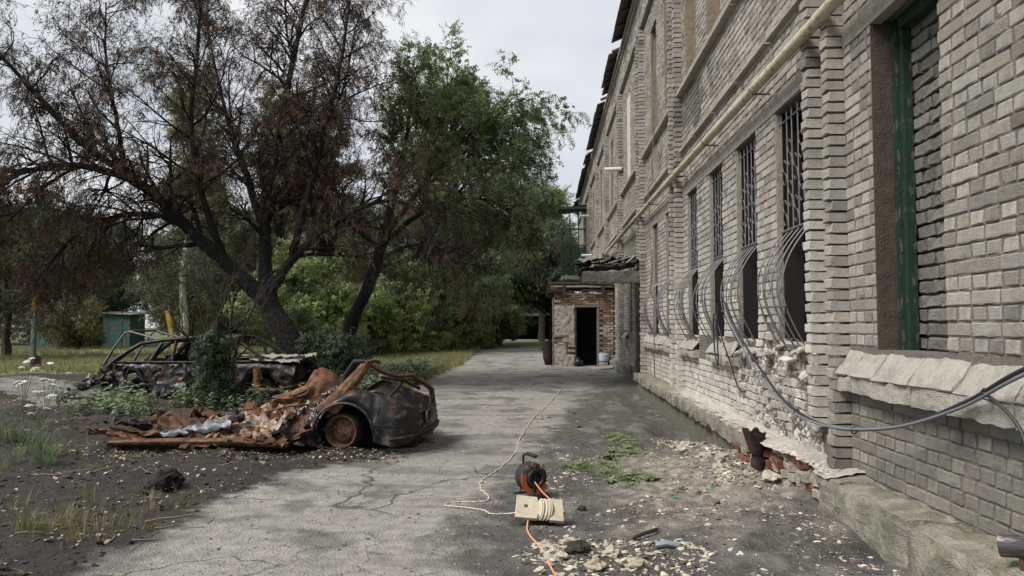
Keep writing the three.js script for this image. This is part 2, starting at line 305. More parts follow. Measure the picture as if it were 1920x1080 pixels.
// face bricks
function brickGeo(len, h, dep, seed, wear = 1) {
  const nL = Math.max(3, Math.round(len / 0.05)), g = new THREE.BoxGeometry(dep, h, len, 1, 3, nL), p = g.attributes.position, R = rng(seed), tilt = (R() - 0.5) * 0.006;
  const chip = [0, 1, 2, 3].map(() => (R() < 0.35 * wear ? R() * 0.016 * wear : 0));
  for (let i = 0; i < p.count; i++) {
    let x = p.getX(i), y = p.getY(i), z = p.getZ(i);
    if (Math.abs(y) < h * 0.4) y = Math.sign(y) * (h / 2 - 0.007); if (Math.abs(z) < len * 0.49 && Math.abs(z) > len / 2 - len / nL * 1.2) z = Math.sign(z) * (len / 2 - 0.007);
    const ey = Math.abs(y) > h * 0.49, ez = Math.abs(z) > len * 0.49, fx = x < 0;
    if (fx) {
      x += 0.0035 * wear * N3(y * 25 + seed * 3, z * 18, seed) + tilt * (z / len) * 2;
      if (ey) x += 0.003 + 0.004 * wear * Math.abs(N3(z * 20, seed, y * 30)); if (ez) x += 0.004; if (ey && ez) x += 0.003 + chip[(y > 0 ? 1 : 0) + (z > 0 ? 2 : 0)];
    }
    if (ey) y += 0.0025 * wear * N3(z * 15 + seed, 4, y * 9); if (ez) z += 0.003 * wear * N3(y * 20, seed + 7, z * 5);
    p.setXYZ(i, x, y, z);
  }
  boxUV(g, 2.2); const u = g.attributes.uv; for (let i = 0; i < u.count; i++) u.setXY(i, u.getX(i) + seed * 0.317, u.getY(i) + seed * 0.611);
  // drop the back face
  const keep = [], n = g.attributes.normal, ix = g.index; for (let i = 0; i < ix.count; i += 3) if (n.getX(ix.getX(i)) < 0.5) keep.push(ix.getX(i), ix.getX(i + 1), ix.getX(i + 2));
  g.setIndex(keep); return toCreasedNormals(g, 0.3);
}
const brickMat = mat(0xffffff, { map: stoneCol, bumpMap: scaled(grit, 2.7), bumpScale: 0.006 });
const SV = [1, 2, 3, 4, 5].map((s) => brickGeo(0.25, 0.074, 0.06, s, 1.7)), HV = [6, 7, 8, 9, 10].map((s) => brickGeo(0.119, 0.074, 0.06, s, 1.7)), RV = [31, 32, 33, 34].map((s) => brickGeo(0.125, 0.071, 0.18, s, 1.7));
const XV = [51, 52, 53, 54].map((s) => brickGeo(0.22, 0.074, 0.09, s, 4));
const ruin = (D, y) => sm(6.0, 6.5, D) * sm(9.8, 8.2, D) * sm(1.75, 1.1, y + 0.25 * N2(D * 1.5, y * 2)) * sm(-0.55, 0.05, N2(D * 0.9 + 4, y * 1.2) + (D < 7.9 ? 0.5 : 0));
function brickTone(D, y, R) {
  let b = 0.76 + 0.46 * R() + 0.2 * N2(D * 0.7, y * 0.9); if (R() < 0.08) b *= 0.66; const hue = (R() - 0.4) * 0.09;
  let c = [0.41 * b * (1 + hue), 0.392 * b, 0.365 * b * (1 - hue)];
  const grey = D < 5.7 && y < 0.96 ? 0.55 : 0; c = c.map((q, k) => lerp(q, [0.25, 0.24, 0.222][k] * b, grey));
  const wk = 0.8 + 0.35 * R(), white = sm(5.9, 6.3, D) * sm(19, 12, D) * sm(3.2, 1.5, y + 0.5 * N2(D * 1.2, y * 1.1)) * (0.55 + 0.45 * R()); c = c.map((q, k) => lerp(q, [0.72, 0.70, 0.66][k] * wk, white * 0.95));
  const soot = sm(0.0, 0.5, fbm(D * 0.7 + 3.1, y * 0.5, 3) + 0.9 * Math.exp(-(((D - 11.6) / 1.1) ** 2) - ((y - 4.9) / 0.6) ** 2) - 0.35); c = c.map((q) => q * (1 - 0.62 * soot));
  return C(...c);
}
const bricks = [];                               // { geo, m, c, size }
const proj = v3();
function seen(D, y, o = 0) { proj.set(W - o, y, -D).project(camera); return Math.abs(proj.x) < 1.0 && Math.abs(proj.y) < 1.0 && D > 1; }
{
  const R = rng(77);
  const rows = Math.floor((9.3 - BASE) / COURSE);
  for (let k = 0; k < rows; k++) {
    const y0 = BASE + k * COURSE, y = y0 + COURSE / 2, header = k % 2 === 1;
    if (y > 8.42 && y < 8.50) continue;
    let d = 1.6 + (header ? 0.065 : 0) + (R() - 0.5) * 0.02;
    const blocked = OPEN.filter((o) => y > o.y0 - 0.02 && y < o.y1 + 0.01).map((o) => [o.D0, o.D1]);
    for (const r of RIBS) for (const e of r) if (y < 8.4) blocked.push([e - 0.004, e + 0.134]);
    while (d < DMAX) {
      const isH = header ? R() < 0.9 : R() < 0.12, len = isH ? 0.12 : 0.25; let parts = [[d, d + len]]; d += len + 0.017;
      for (const [a, b] of blocked) parts = parts.flatMap(([p, q]) => (q <= a || p >= b ? [[p, q]] : [[p, Math.min(q, a)], [Math.max(p, b), q]].filter(([s, t]) => t - s > 0.025)));
      for (const [p, q] of parts) {
        const D = (p + q) / 2; if (!seen(D, y) && D < 12) { if (!(D < 4 && R() < 0.0)) { proj.set(W, y, -D).project(camera); if (Math.abs(proj.x) > 1.25 || Math.abs(proj.y) > 1.3) continue; } }
        const inSill = y > 0.93 && y < 1.27 && D < 25 && !(D > 17 && D < 20) ; if (inSill && ruin(D, y) < 0.3) continue;
        if (y > 3.57 && y < 3.72 && D < 17.1) continue;
        const ru = ruin(D, y); if (ru > 0.5 && R() < 0.12) continue;
        const g = (ru > 0.35 ? XV : isH ? HV : SV)[Math.floor(R() * (ru > 0.35 ? 4 : 5))], base = ru > 0.35 ? 0.22 : len;
        const recess = 0, frieze = y > 8.5 ? 0.08 : 0;
        const out = recess + frieze + (R() - 0.5) * 0.006 + (ru > 0.35 ? (R() - 0.7) * 0.06 : 0);
        bricks.push({ g, m: M4(-out + 0.0285, y, 20 - D, (R() - 0.5) * (ru > 0.35 ? 0.16 : 0.012), (R() - 0.5) * (ru > 0.35 ? 0.22 : 0.02), (R() - 0.5) * (ru > 0.35 ? 0.15 : 0.03), 1, 1, (q - p) / base), c: brickTone(D, y, R), size: seen(D, y) && ru < 0.35 ? (q - p) / D / D : 0 });
      }
    }
  }
  // the thin double ribs between the bays: one header brick a course, standing proud
  for (const r of RIBS) for (let e = 0; e < 2; e++) {
    const D = r[e] + 0.065;
    for (let k = 0; k < Math.floor((8.4 - BASE) / COURSE); k++) {
      const y = BASE + k * COURSE + COURSE / 2; if (!seen(D, y) && D < 12) continue; if (r[e] === 6.2 && y < 0.62) continue;
      bricks.push({ g: RV[Math.floor(R() * 4)], m: M4(-0.045 + (k % 2) * 0.012 + (R() - 0.5) * 0.014, y, 20 - D, (R() - 0.5) * 0.03, (R() - 0.5) * 0.07, (R() - 0.5) * 0.03, 1, 1, 1), c: brickTone(D, y, R).multiplyScalar(0.95), size: seen(D, y) ? 0.1 / D / D : 0 });
    }
  }
  bricks.sort((a, b) => b.size - a.size);
  const tints = [[0.66, 0], [0.8, 0.02], [0.92, -0.01], [1, 0.01], [1.08, -0.02], [1.2, 0.0], [0.9, 0.05]].map(([k, h]) => mat(C(0.41 * k * (1 + h), 0.392 * k, 0.363 * k * (1 - h)), { map: stoneCol, bumpMap: scaled(grit, 2.7), bumpScale: 0.006 })), greys = [0.85, 0.95, 1.1].map((k) => mat(C(0.28 * k, 0.268 * k, 0.245 * k), { map: stoneCol, bumpMap: scaled(grit, 2.7), bumpScale: 0.006 }));
  bricks.slice(0, 300).forEach((b) => { const lum = b.c.g, low = b.m.elements[13] < 0.96; const ms = low ? greys : tints; const o = obj('brick', b.g, ms[Math.floor(R() * ms.length)], building); o.applyMatrix4(b.m); });
  const by = new Map(); bricks.slice(300).forEach((b) => { if (!by.has(b.g)) by.set(b.g, []); by.get(b.g).push(b); });
  for (const [g, list] of by) inst('face_brickwork', g, brickMat, list.map((b) => b.m), list.map((b) => b.c), building);
}
// the bricked-up window and what is left of its green frame
{
  const o = OPEN[1], R = rng(91); const infill = [0.8, 0.95, 1.05, 1.2].map((k) => mat(C(0.21 * k, 0.205 * k, 0.19 * k), { map: stoneCol, bumpMap: rough1, bumpScale: 0.01 }));  // infill tones darkened to put the shade of the recess into the colour
  obj('infill_mortar', new MB().box(0.30, 0.44, o.y0 - 0.05, o.y1 + 0.05, 20 - o.D0 + 0.1, 20 - o.D1 - 0.1).geo(), mortar, building);
  for (let y = o.y0 + 0.05, k = 0; y < o.y1 - 0.05; y += 0.094, k++) for (let d = o.D0 + (k % 2 ? 0.02 : -0.08); d < o.D1 - 0.03; ) {
    const w = R() < 0.5 ? 0.25 : 0.13, a = Math.max(d, o.D0 + 0.005), b = Math.min(d + w, o.D1 - 0.01); d += w + 0.014; if (b - a < 0.04) continue;
    const m = obj('infill_brick', XV[Math.floor(R() * 4)], infill[Math.floor(R() * 4)], building); m.applyMatrix4(M4(0.285 + R() * 0.02, y, 20 - (a + b) / 2, (R() - 0.5) * 0.06, (R() - 0.5) * 0.05, (R() - 0.5) * 0.08, 1, 1.08, (b - a) / 0.22));
  }
  const green = mat(C(1, 1, 1), { roughness: 0.6, map: scaled(tex(256, 512, (u, v) => { const n = tfbm(u, v, 6, 500, 5), k = sm(0.2, 0.32, tfbm(u, v * 0.4, 12, 510, 4)), s = tn(u, v, 90, 5); return [lerp(0.011, 0.10, k), lerp(0.036, 0.085, k), lerp(0.024, 0.065, k)].map((c) => c * (1 + 0.5 * n + 0.3 * s)); }), 1.6), bumpMap: rough1, bumpScale: 0.003 });
  const fr = new MB(); fr.box(0.145, 0.24, o.y0, o.y1, 20 - o.D1 + 0.002, 20 - o.D1 + 0.045); fr.box(0.18, 0.24, o.y0 + 0.002, o.y1, 20 - o.D1 + 0.047, 20 - o.D1 + 0.095); fr.box(0.15, 0.24, o.y1 - 0.09, o.y1 - 0.002, 20 - o.D1 + 0.1, 20 - o.D0 - 0.002);
  const f = obj('window_frame', fr.geo(), green, building); f.userData.label = 'dark green wooden window frame left in the bricked-up opening';
  const rv = obj('reveal', new MB().box(0.002, 0.143, o.y0, o.y1, 20 - o.D1 + 0.001, 20 - o.D1 + 0.012).geo(), mat(C(0.085, 0.07, 0.055), { map: stoneCol, bumpMap: rough1, bumpScale: 0.01 }), building); rv.userData.label = 'dark brown window reveal';
  // a letter-like scratch cut into one brick
  const cut = mat(C(0.13, 0.12, 0.1)); const sc = new MB();
  const py = 1.66, pd = 5.46; const P = (a, b) => L(0.019, py + b, pd + a);
  sc.tube([P(0.075, 0.02), P(0.07, -0.02), P(0.055, -0.018)], 0.0016, 4); for (const a of [0.03, -0.03]) { const c = []; for (let k = 0; k <= 10; k++) c.push(P(a + 0.016 * Math.cos(k * 0.63), 0.014 * Math.sin(k * 0.63))); sc.tube(c, 0.0016, 4); } sc.tube([P(0.006, 0.016), P(0.0, -0.014), P(-0.008, 0.012)], 0.0016, 4);
  obj('scratched_writing', sc.geo(), cut, building);
}
// a block with faceted, broken faces: coarse steps of noise and hard edges
function crackBox(w, h, d, cell, amp, seed) {
  const g = roughBox(w, h, d, cell, 0.0001, seed).clone(), p = g.attributes.position, k = (x) => Math.round(x * 3) / 3;
  for (let i = 0; i < p.count; i++) {
    const x = p.getX(i), y = p.getY(i), z = p.getZ(i), e = [Math.abs(x) / w * 2, Math.abs(y) / h * 2, Math.abs(z) / d * 2], at = e.filter((q) => q > 0.985).length;
    let n = amp * (0.9 * k(N3(x * 4 + seed, y * 4, z * 3)) + 0.45 * N3(x * 17, y * 17 + seed, z * 17)); if (at > 1) n -= amp * (0.35 + 1.5 * Math.max(0, N3(x * 6, y * 6 + seed, z * 5)));
    p.setXYZ(i, x + (e[0] > 0.985 ? Math.sign(x) * n : 0), y + (e[1] > 0.985 ? Math.sign(y) * n : 0), z + (e[2] > 0.985 && d < 0.3 ? Math.sign(z) * n * 0.4 : 0));
  }
  g.deleteAttribute('normal'); return toCreasedNormals(mergeVertices(g), 0.3);
}
// lintel band, string courses, upper sill course, frieze ledge, plinth
{
  const bayEnds = [[1.7, RIBS[0][0]]]; RIBS.forEach((r, i) => bayEnds.push([r[1] + 0.135, RIBS[i + 1] ? RIBS[i + 1][0] : DMAX]));
  const seg = (name, o0, o1, y0, y1, a, b, m, amp, seed, cell = 0.16) => { const g = roughBox(o1 - o0, y1 - y0, b - a, cell, amp, seed, 5); const q = obj(name, g, m, building); q.position.copy(L((o0 + o1) / 2, (y0 + y1) / 2, (a + b) / 2)); return q; };
  bayEnds.forEach(([a, b], i) => {
    if (a < 17) seg('lintel_band', -0.08, 0.016, 3.575, 3.715, a + 0.004, b - 0.004, plaster, 0.008, 3 + i);
    for (let d = a + 0.003; d < b - 0.1; ) { const e = Math.min(b - 0.003, d + 1.25); seg('string_course', -0.05, 0.075, 4.33, 4.40, d, e - 0.006, concrete, 0.012, d, 0.1); seg('upper_sill', -0.05, 0.11, 5.29, 5.39, d, e - 0.006, concrete, 0.011, d + 3, 0.1); d = e; }
    seg('frieze_ledge', -0.05, 0.10, 8.425, 8.495, a, b, concrete, 0.008, 40 + i, 0.3);
  });
  seg('cornice', -0.05, 0.2, 9.26, 9.36, 1.7, DMAX, concrete, 0.01, 60, 0.5); seg('cornice', -0.05, 0.14, 9.15, 9.255, 1.7, DMAX, concrete, 0.01, 61, 0.5);
  // broken concrete sills: slabs that slope from the openings to a thick front edge
  const R = rng(8);
  const sill = (a, b, seed, broken) => {
    for (let d = a; d < b - 0.02; ) {
      let e = Math.min(b, d + 0.55 + 0.6 * R()); if (b - e < 0.25) e = b; if (broken > 0.35 && R() < broken * 0.3) { d = e; continue; }
      const h = 0.125 - broken * 0.03 * R(), q = obj('sill_slab', crackBox(0.17, h, e - d - 0.006, 0.06, 0.007 + 0.012 * broken, seed + d), concrete, building); q.position.copy(L(0.025 - broken * 0.02 * R(), 1.018, (d + e) / 2)); q.rotation.set((R() - 0.5) * 0.02, (R() - 0.5) * 0.03, (R() - 0.5) * 0.04);
      for (let f = d; f < e - 0.02; ) { let g = Math.min(e, f + 0.18 + 0.35 * R()); if (e - g < 0.12) g = e; const t = obj('sill_top', crackBox(0.215, 0.035, g - f - 0.005, 0.05, 0.006 + 0.008 * broken, seed * 2 + f), concrete, building); t.position.copy(L(0.045, 1.158 + (R() - 0.5) * 0.014, (f + g) / 2)); t.rotation.set((R() - 0.5) * 0.05, (R() - 0.5) * 0.06, 0.93 + (R() - 0.5) * 0.07); f = g; }
      d = e;
    }
  };
  for (const [a, b, br] of [[2.0, 5.745, 0.1], [9.0, 9.6, 1], [9.61, 10.4, 0.7], [10.41, 11.3, 0.5], [11.31, 12.47, 0.4], [13.17, 14.1, 0.3], [14.11, 15.2, 0.6], [15.21, 16.2, 0.3], [16.21, 17.16, 0.5], [20, 21.9, 0.9], [22.75, 25, 0.6]]) sill(a, b, a * 3.1, br);
  // lime dust and plaster left on the low wall, filling the joints
  const dust = new MB(); dust.sheet(150, 40, (u, v) => { const D = lerp(6.34, 12.47, u), y = lerp(0.36, 1.3, v), r = ruin(D, y), n = N2(D * 3, y * 3), f = N3(D * 14, y * 14, 2); const q = L(-0.012 + 0.010 * n + 0.006 * f + r * (0.02 * f + 0.012 * N3(D * 30, y * 30, 5)) - (y > 0.96 && D > 9.0 ? 0.05 : 0), y, D); return [q.x, q.y, q.z, D, y]; }, true);
  obj('lime_coat', dust.geo(0.5), mat(C(0.72, 0.70, 0.665), { map: stoneCol, bumpMap: rough1, bumpScale: 0.02 }), building);
  // loose slabs and crumbled masonry where the sill was blown away
  const pale = [C(0.60, 0.58, 0.54), C(0.50, 0.47, 0.42), C(0.66, 0.64, 0.60)].map((c) => mat(c, { map: stoneCol, bumpMap: rough1, bumpScale: 0.02 }));
  const rk = [1, 2, 3, 4, 5].map((s) => toCreasedNormals(rock(1, s * 5.1, 1, 0.6), 0.5)), heap = [], hc = [];
  for (let k = 0; k < 1500; k++) { const D = lerp(6.35, 9.9, Math.pow(R(), 1.25)), y = lerp(0.4, 1.32, R()), ru = ruin(D, y); if (ru < 0.3) continue; const s = 0.006 + 0.02 * R() * R() * R() + (R() < 0.02 ? 0.02 : 0); heap.push(M4(...L(-0.05 + R() * 0.05 + 0.11 * sm(1.28, 0.9, y) * R() * (y > 0.8 ? 1 : 0.5), y, D).toArray(), R() * 6, R() * 6, R() * 6, s, s * 0.8, s * 1.4)); hc.push(pale[Math.floor(R() * 3)].color.clone().multiplyScalar(0.75 + 0.4 * R())); }
  inst('crumbled_masonry', rk[0], brickMat, heap, hc, building);
  for (const [D, o, y, s, t] of [[7.05, 0.06, 1.13, 0.16, 0.3], [6.75, 0.05, 1.22, 0.2, 0.5], [7.7, 0.07, 1.16, 0.17, 0.2], [8.3, 0.06, 1.18, 0.2, 0.4], [8.75, 0.08, 1.12, 0.16, 0.3], [6.55, 0.08, 1.02, 0.14, 0.7], [7.35, 0.03, 1.24, 0.15, 0.2]]) { const q = obj('sill_fragment', roughBox(s * 0.7, 0.045, s * 1.6, 0.04, 0.012, D * 7, 9), pale[Math.floor(R() * 3)], building); q.position.copy(L(o, y, D)); q.rotation.set(R() * 0.4 - 0.2, R() * 0.8 - 0.4, t); }
  // plinth: a concrete ledge along the foot of the wall, broken open to red brick in one place
  let d = 1.8; const widths = [1.5, 1.05, 0.95, 0.42];
  const ledge = (a, b, o, y0, seed, amp = 0.02) => { const g = crackBox(o + 0.05, 0.36 - y0, b - a, 0.075, amp, seed); const q = obj('plinth_slab', g, mossy, building); q.position.copy(L((o - 0.05) / 2, (0.36 + y0) / 2, (a + b) / 2)); return q; };
  const mossy = mat(C(0.33, 0.32, 0.275), { map: scaled(tex(512, 512, (u, v) => { const n = tfbm(u, v, 5, 120, 5), s = tn(u, v, 160, 9), g = sm(0.05, 0.4, tfbm(u, v, 4, 130, 4)); return [lerp(1, 0.72, g), lerp(0.98, 0.73, g), lerp(0.95, 0.62, g)].map((c) => c * (0.85 + 0.45 * n + 0.2 * s)); }), 0.7), bumpMap: grit, bumpScale: 0.03 });
  for (const [a, b, o, y0] of [[1.8, 3.2, 0.30, -0.25], [3.21, 4.3, 0.31, -0.25], [4.31, 5.35, 0.29, -0.25], [5.36, 5.75, 0.27, -0.25]]) ledge(a, b, o, y0, a * 5, 0.024);
  for (const [a, b, o, y0] of [[7.35, 7.62, 0.27, -0.25], [7.64, 9.25, 0.29, 0.16], [9.27, 11.55, 0.30, 0.17], [11.6, 14.4, 0.30, 0.18], [14.42, 17.3, 0.29, 0.18]]) ledge(a, b, o, y0, a * 5, 0.016);
  ledge(20.3, 24.9, 0.2, -0.2, 71, 0.05);
  const baseG = roughBox(0.22, 0.8, 10.0, 0.12, 0.012, 33, 4), bq = obj('foundation', baseG, mat(C(0.16, 0.155, 0.12), { map: stoneCol, bumpMap: rough1, bumpScale: 0.02 }), building); bq.position.copy(L(0.10, -0.24, 12.4));
  const core = obj('broken_plinth', roughBox(0.2, 0.6, 1.66, 0.06, 0.05, 17, 6), mat(C(0.34, 0.31, 0.27), { map: stoneCol, bumpMap: rough1, bumpScale: 0.03 }), building); core.position.copy(L(0.06, 0.02, 6.56));
  const red = [C(0.21, 0.085, 0.055), C(0.40, 0.36, 0.31), C(0.26, 0.13, 0.09), C(0.46, 0.43, 0.38)].map((c) => mat(c, { map: stoneCol, bumpMap: rough1, bumpScale: 0.012 }));
  for (let row = 0; row < 5; row++) for (let k = 0; k < 7; k++) { if (R() < 0.22) continue; const q = obj('red_brick', XV[Math.floor(R() * 4)], red[Math.floor(R() * 4)], building); q.applyMatrix4(M4(...L(0.13 + R() * 0.05 + (row === 4 ? -0.03 : 0), -0.02 + row * 0.08, 5.9 + k * 0.22 + (row % 2) * 0.11).toArray(), (R() - 0.5) * 0.3, (R() - 0.5) * 0.35, (R() - 0.5) * 0.3, 1.4, 0.95, 0.9)); }
  for (let k = 0; k < 6; k++) { const q = obj('red_brick', XV[k % 4], red[k % 3], building); q.applyMatrix4(M4(...L(0.24 + R() * 0.04, 0.08 + (k % 2) * 0.09, 7.66 + k * 0.11).toArray(), 0.1 * R(), 0.2 * R(), 0.1, 0.7, 0.9, 0.6)); }
  const dl = new MB(); dl.sheet(120, 10, (u, v) => { const D = lerp(5.5, 12.4, u), o = lerp(-0.005, 0.285 - 0.1 * sm(6.9, 6.4, D) * sm(5.7, 6.1, D), v) + 0.015 * N2(D * 5, v * 2), q = L(o, 0.362 + 0.05 * (1 - v) * (0.5 + 0.5 * N2(D * 2, 3)) + 0.012 * N2(D * 9, v * 5) - 0.02 * v * v, D); return [q.x, q.y, q.z, D, v * 0.3]; }); obj('dust_layer', dl.geo(), mat(C(0.60, 0.575, 0.53), { map: stoneCol, bumpMap: grit, bumpScale: 0.03 }), building);
  // upper windows: tan reveals, boards, and white panels far off
  const wood = mat(C(0.42, 0.25, 0.10), { map: scaled(stoneCol, 2), roughness: 0.8 }), white = mat(C(0.66, 0.66, 0.63), { map: stoneCol, roughness: 0.7 }), glassy = mat(C(0.05, 0.055, 0.06), { roughness: 0.3 });
  OPEN.filter((o) => o.kind === 'upper').forEach((o, i) => {
    const rv = new MB(); rv.box(0.003, 0.30, o.y0 + 0.002, o.y1 - 0.002, 20 - o.D1 + 0.0015, 20 - o.D1 + 0.02); rv.box(0.003, 0.30, o.y0 + 0.002, o.y0 + 0.02, 20 - o.D1 + 0.021, 20 - o.D0 - 0.002); obj('reveal', rv.geo(), plasterTan, building);
    const far = o.D0 > 19; const near = o.D1 < 13;
    if (far && i % 2 === 0 || o.D1 === 20.95 || o.D1 === 18.75) { obj('white_panel', new MB().box(0.008, 0.03, o.y0 + 0.03, o.y1 - 0.03, 20 - o.D0 - 0.004, 20 - o.D1 + 0.03).geo(), white, building); }
    else { const fr = new MB(), x0 = near ? 0.22 : 0.2; for (const [a, b] of [[o.D0 + 0.005, o.D0 + 0.07], [o.D1 - 0.10, o.D1 - 0.022], [(o.D0 + o.D1) / 2 - 0.03, (o.D0 + o.D1) / 2 + 0.03]]) fr.box(x0, x0 + 0.07, o.y0 + 0.022, o.y1 - 0.003, 20 - a, 20 - b); fr.box(x0 + 0.005, x0 + 0.06, o.y1 - 0.1, o.y1 - 0.004, 20 - o.D0 - 0.075, 20 - o.D1 + 0.105); fr.box(x0 + 0.005, x0 + 0.06, o.y0 + 0.6 * (o.y1 - o.y0), o.y0 + 0.6 * (o.y1 - o.y0) + 0.06, 20 - o.D0 - 0.075, 20 - o.D1 + 0.105); obj('window_frame', fr.geo(), near ? wood : plaster, building);
      if (near) for (let k = 0; k < 5; k++) { const b0 = o.D0 + 0.08 + k * 0.155; if (R() < 0.15) continue; obj('board', new MB().box(x0 + 0.072, x0 + 0.092, o.y0 + 0.02 + R() * 0.05, o.y1 - 0.02 - R() * 0.2, 20 - b0, 20 - b0 - 0.15).geo(), wood, building); } else obj('pane', new MB().box(x0 + 0.072, x0 + 0.078, o.y0 + 0.023, o.y1 - 0.005, 20 - o.D0 - 0.01, 20 - o.D1 + 0.023).geo(), glassy, building); }
  });
  // rafters and the corrugated roof sheets over the eaves, a few missing
  const tin = mat(C(0.13, 0.125, 0.12), { roughness: 0.6, metalness: 0.35, map: scaled(stoneCol, 0.8), bumpMap: grit, bumpScale: 0.004 }), timber = mat(C(0.10, 0.085, 0.07), { map: stoneCol });
  for (let k = 0, D = 1.6; D < DMAX; k++) {
    const w = 0.98 + 0.05 * R(), miss = (D > 17.9 && D < 18.5) || (D > 20.6 && D < 20.9) || R() < 0.02, short = miss ? 0.35 : R() * 0.03 + (R() < 0.08 ? 0.1 : 0), lift = (R() - 0.5) * 0.025, a = D, b = D + w;
    const m = new MB(); m.sheet(2, 36, (u, v) => { const o = lerp(0.46 - short, -2.9, u), y = 9.42 + (0.46 - o) * 0.42 + lift * (1 - u) + 0.028 * Math.sin(v * 8 * 2 * Math.PI), p = L(o, y, lerp(a, b + 0.06, v)); return [p.x, p.y + (k % 2) * 0.014, p.z, u * 3, v]; });
    obj('roof_sheet', m.geo(), tin, building); D = b;
  }
  for (let D = 2; D < DMAX; D += 0.92) { const m = new MB(); m.tube([L(0.36, 9.40, D), L(-2.6, 10.62, D)], 0.05, 4, true); obj('rafter', m.geo(0.5), timber, building); }
  obj('roof_slope', new MB().sheet(1, 1, (u, v) => { const p = L(lerp(-2.9, -5.8, u), lerp(10.83, 9.4, u), lerp(1.6, DMAX, v)); return [p.x, p.y, p.z]; }).geo(), tin, building);
}
// bowed window grilles, each hung on its opening
const iron = mat(C(1, 1, 1), { roughness: 0.6, metalness: 0.35, map: tex(128, 256, (u, v) => { const r = sm(0.1, 0.35, tfbm(u, v, 9, 620, 4)), n = tn(u, v, 40, 6); return [lerp(0.17, 0.13, r), lerp(0.17, 0.085, r), lerp(0.175, 0.06, r)].map((c) => c * (1 + 0.4 * n)); }) });
OPEN.filter((o) => o.kind === 'grille').forEach((o, gi) => {
  const names = ['beyond the bricked-up window towards the viewer', 'nearest of the row, beside the double brick rib', 'second along the wall from the brick rib', 'third along, over the knocked-out window edge', 'fourth along, just before the second double rib', 'first beyond the second double rib', 'last before the entrance canopy'];
  const t = thing('window_grille', 'bowed iron window grille, ' + names[gi], 'grille', W, 0, o.D0, 0, 'window grilles on the ground floor');
  const n = 6, LL = (q, y, D) => v3(-q, y, -(D - o.D0)), R = rng(200 + gi);
  const bow = (y) => { const s = clamp((2.36 - y) / (2.36 - 1.2)); return -0.05 + 0.27 * Math.pow(Math.sin(Math.PI * Math.pow(s, 0.85) * 0.93), 1.15) * (s > 0 ? 1 : 0); };
  const bend = gi > 2 ? 0.04 : 0.02; for (const [y, D] of [[3.45, o.D0 + 0.02], [3.45, o.D1 - 0.02], [1.22, o.D0 + 0.02], [1.22, o.D1 - 0.02], [2.37, o.D0 + 0.0], [2.37, o.D1 - 0.0]]) obj('anchor', new MB().tube([LL(bow(y) + 0.004, y, D), LL(-0.03, y + 0.004, D + (D < o.D0 + 0.2 ? -0.03 : 0.03))], 0.011, 5, true).geo(), iron, t);
  for (let k = 0; k < n; k++) {
    const D = o.D0 + 0.05 + (o.D1 - o.D0 - 0.1) * k / (n - 1), pts = [], w = (R() - 0.5) * bend; for (let q = 0; q <= 34; q++) { const y = q < 8 ? lerp(3.54, 2.36, q / 8) : lerp(2.36, 1.2, (q - 8) / 26); pts.push(LL(bow(y) + w * sm(2.3, 1.6, y) * 2, y, D + w)); }
    obj('bar', new MB().tube(pts, 0.0072, 6, true).geo(), iron, t);
  }
  for (const y of [3.45, 2.37, 1.62, 1.22]) obj('cross_bar', new MB().tube([LL(bow(y) + 0.004, y, o.D0 + 0.03), LL(bow(y) + 0.004, y, o.D1 - 0.03)], y === 2.37 ? 0.014 : 0.009, 6, true).geo(), iron, t);
  for (let k = 0; k < n - 1; k++) {
    const c = o.D0 + 0.05 + (o.D1 - o.D0 - 0.1) * (k + 0.5) / (n - 1), rr = (o.D1 - o.D0 - 0.1) / (n - 1) / 2 * 0.86;
    for (const yc of k % 2 ? [3.12, 2.72] : [2.95, 2.55, 1.86]) { const m = new MB(); for (const s of [1, -1]) { const pts = []; for (let q = 0; q <= 16; q++) { const a = q / 16 * 4.6, r = rr * (1 - 0.45 * q / 16); const y = yc + s * (0.075 - r * Math.cos(a)) , D = c + r * Math.sin(a) * s; pts.push(LL(bow(y) + 0.002, y, D)); } m.tube(pts, 0.0055, 5); } obj('scroll', m.geo(), iron, t); }
  }
});
// window frames and odd timbers left in the openings; far jambs coloured dark for shade
{
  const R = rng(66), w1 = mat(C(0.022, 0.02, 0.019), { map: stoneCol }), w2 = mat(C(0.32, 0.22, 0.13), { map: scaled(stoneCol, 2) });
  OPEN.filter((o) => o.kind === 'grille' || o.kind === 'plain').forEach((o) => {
    const m = new MB(); m.box(0.062, 0.25, o.y0, o.y1, 20 - o.D1 + 0.002, 20 - o.D1 + 0.03); m.box(0.13, 0.2, o.y0, o.y1, 20 - o.D0 - 0.002, 20 - o.D0 - 0.05); m.box(0.135, 0.19, o.y1 - 0.07, o.y1 - 0.002, 20 - o.D1 + 0.052, 20 - o.D0 - 0.052); obj('window_frame', m.geo(), w1, building);  // first box: dark board over the far jamb, its colour standing in for shade
    obj('reveal', new MB().box(0.004, 0.06, o.y0 + 0.002, o.y1 - 0.002, 20 - o.D1 + 0.0015, 20 - o.D1 + 0.018).geo(), plaster, building);
    if (o.D0 > 6 && o.D0 < 9) { const b = obj('broken_sash', new MB().box(0.2, 0.235, 1.28, 2.2, 20 - o.D0 - 0.3, 20 - o.D0 - 0.34).geo(), w2, building); b.userData.label = 'splintered bare wooden sash post'; }
  });
}
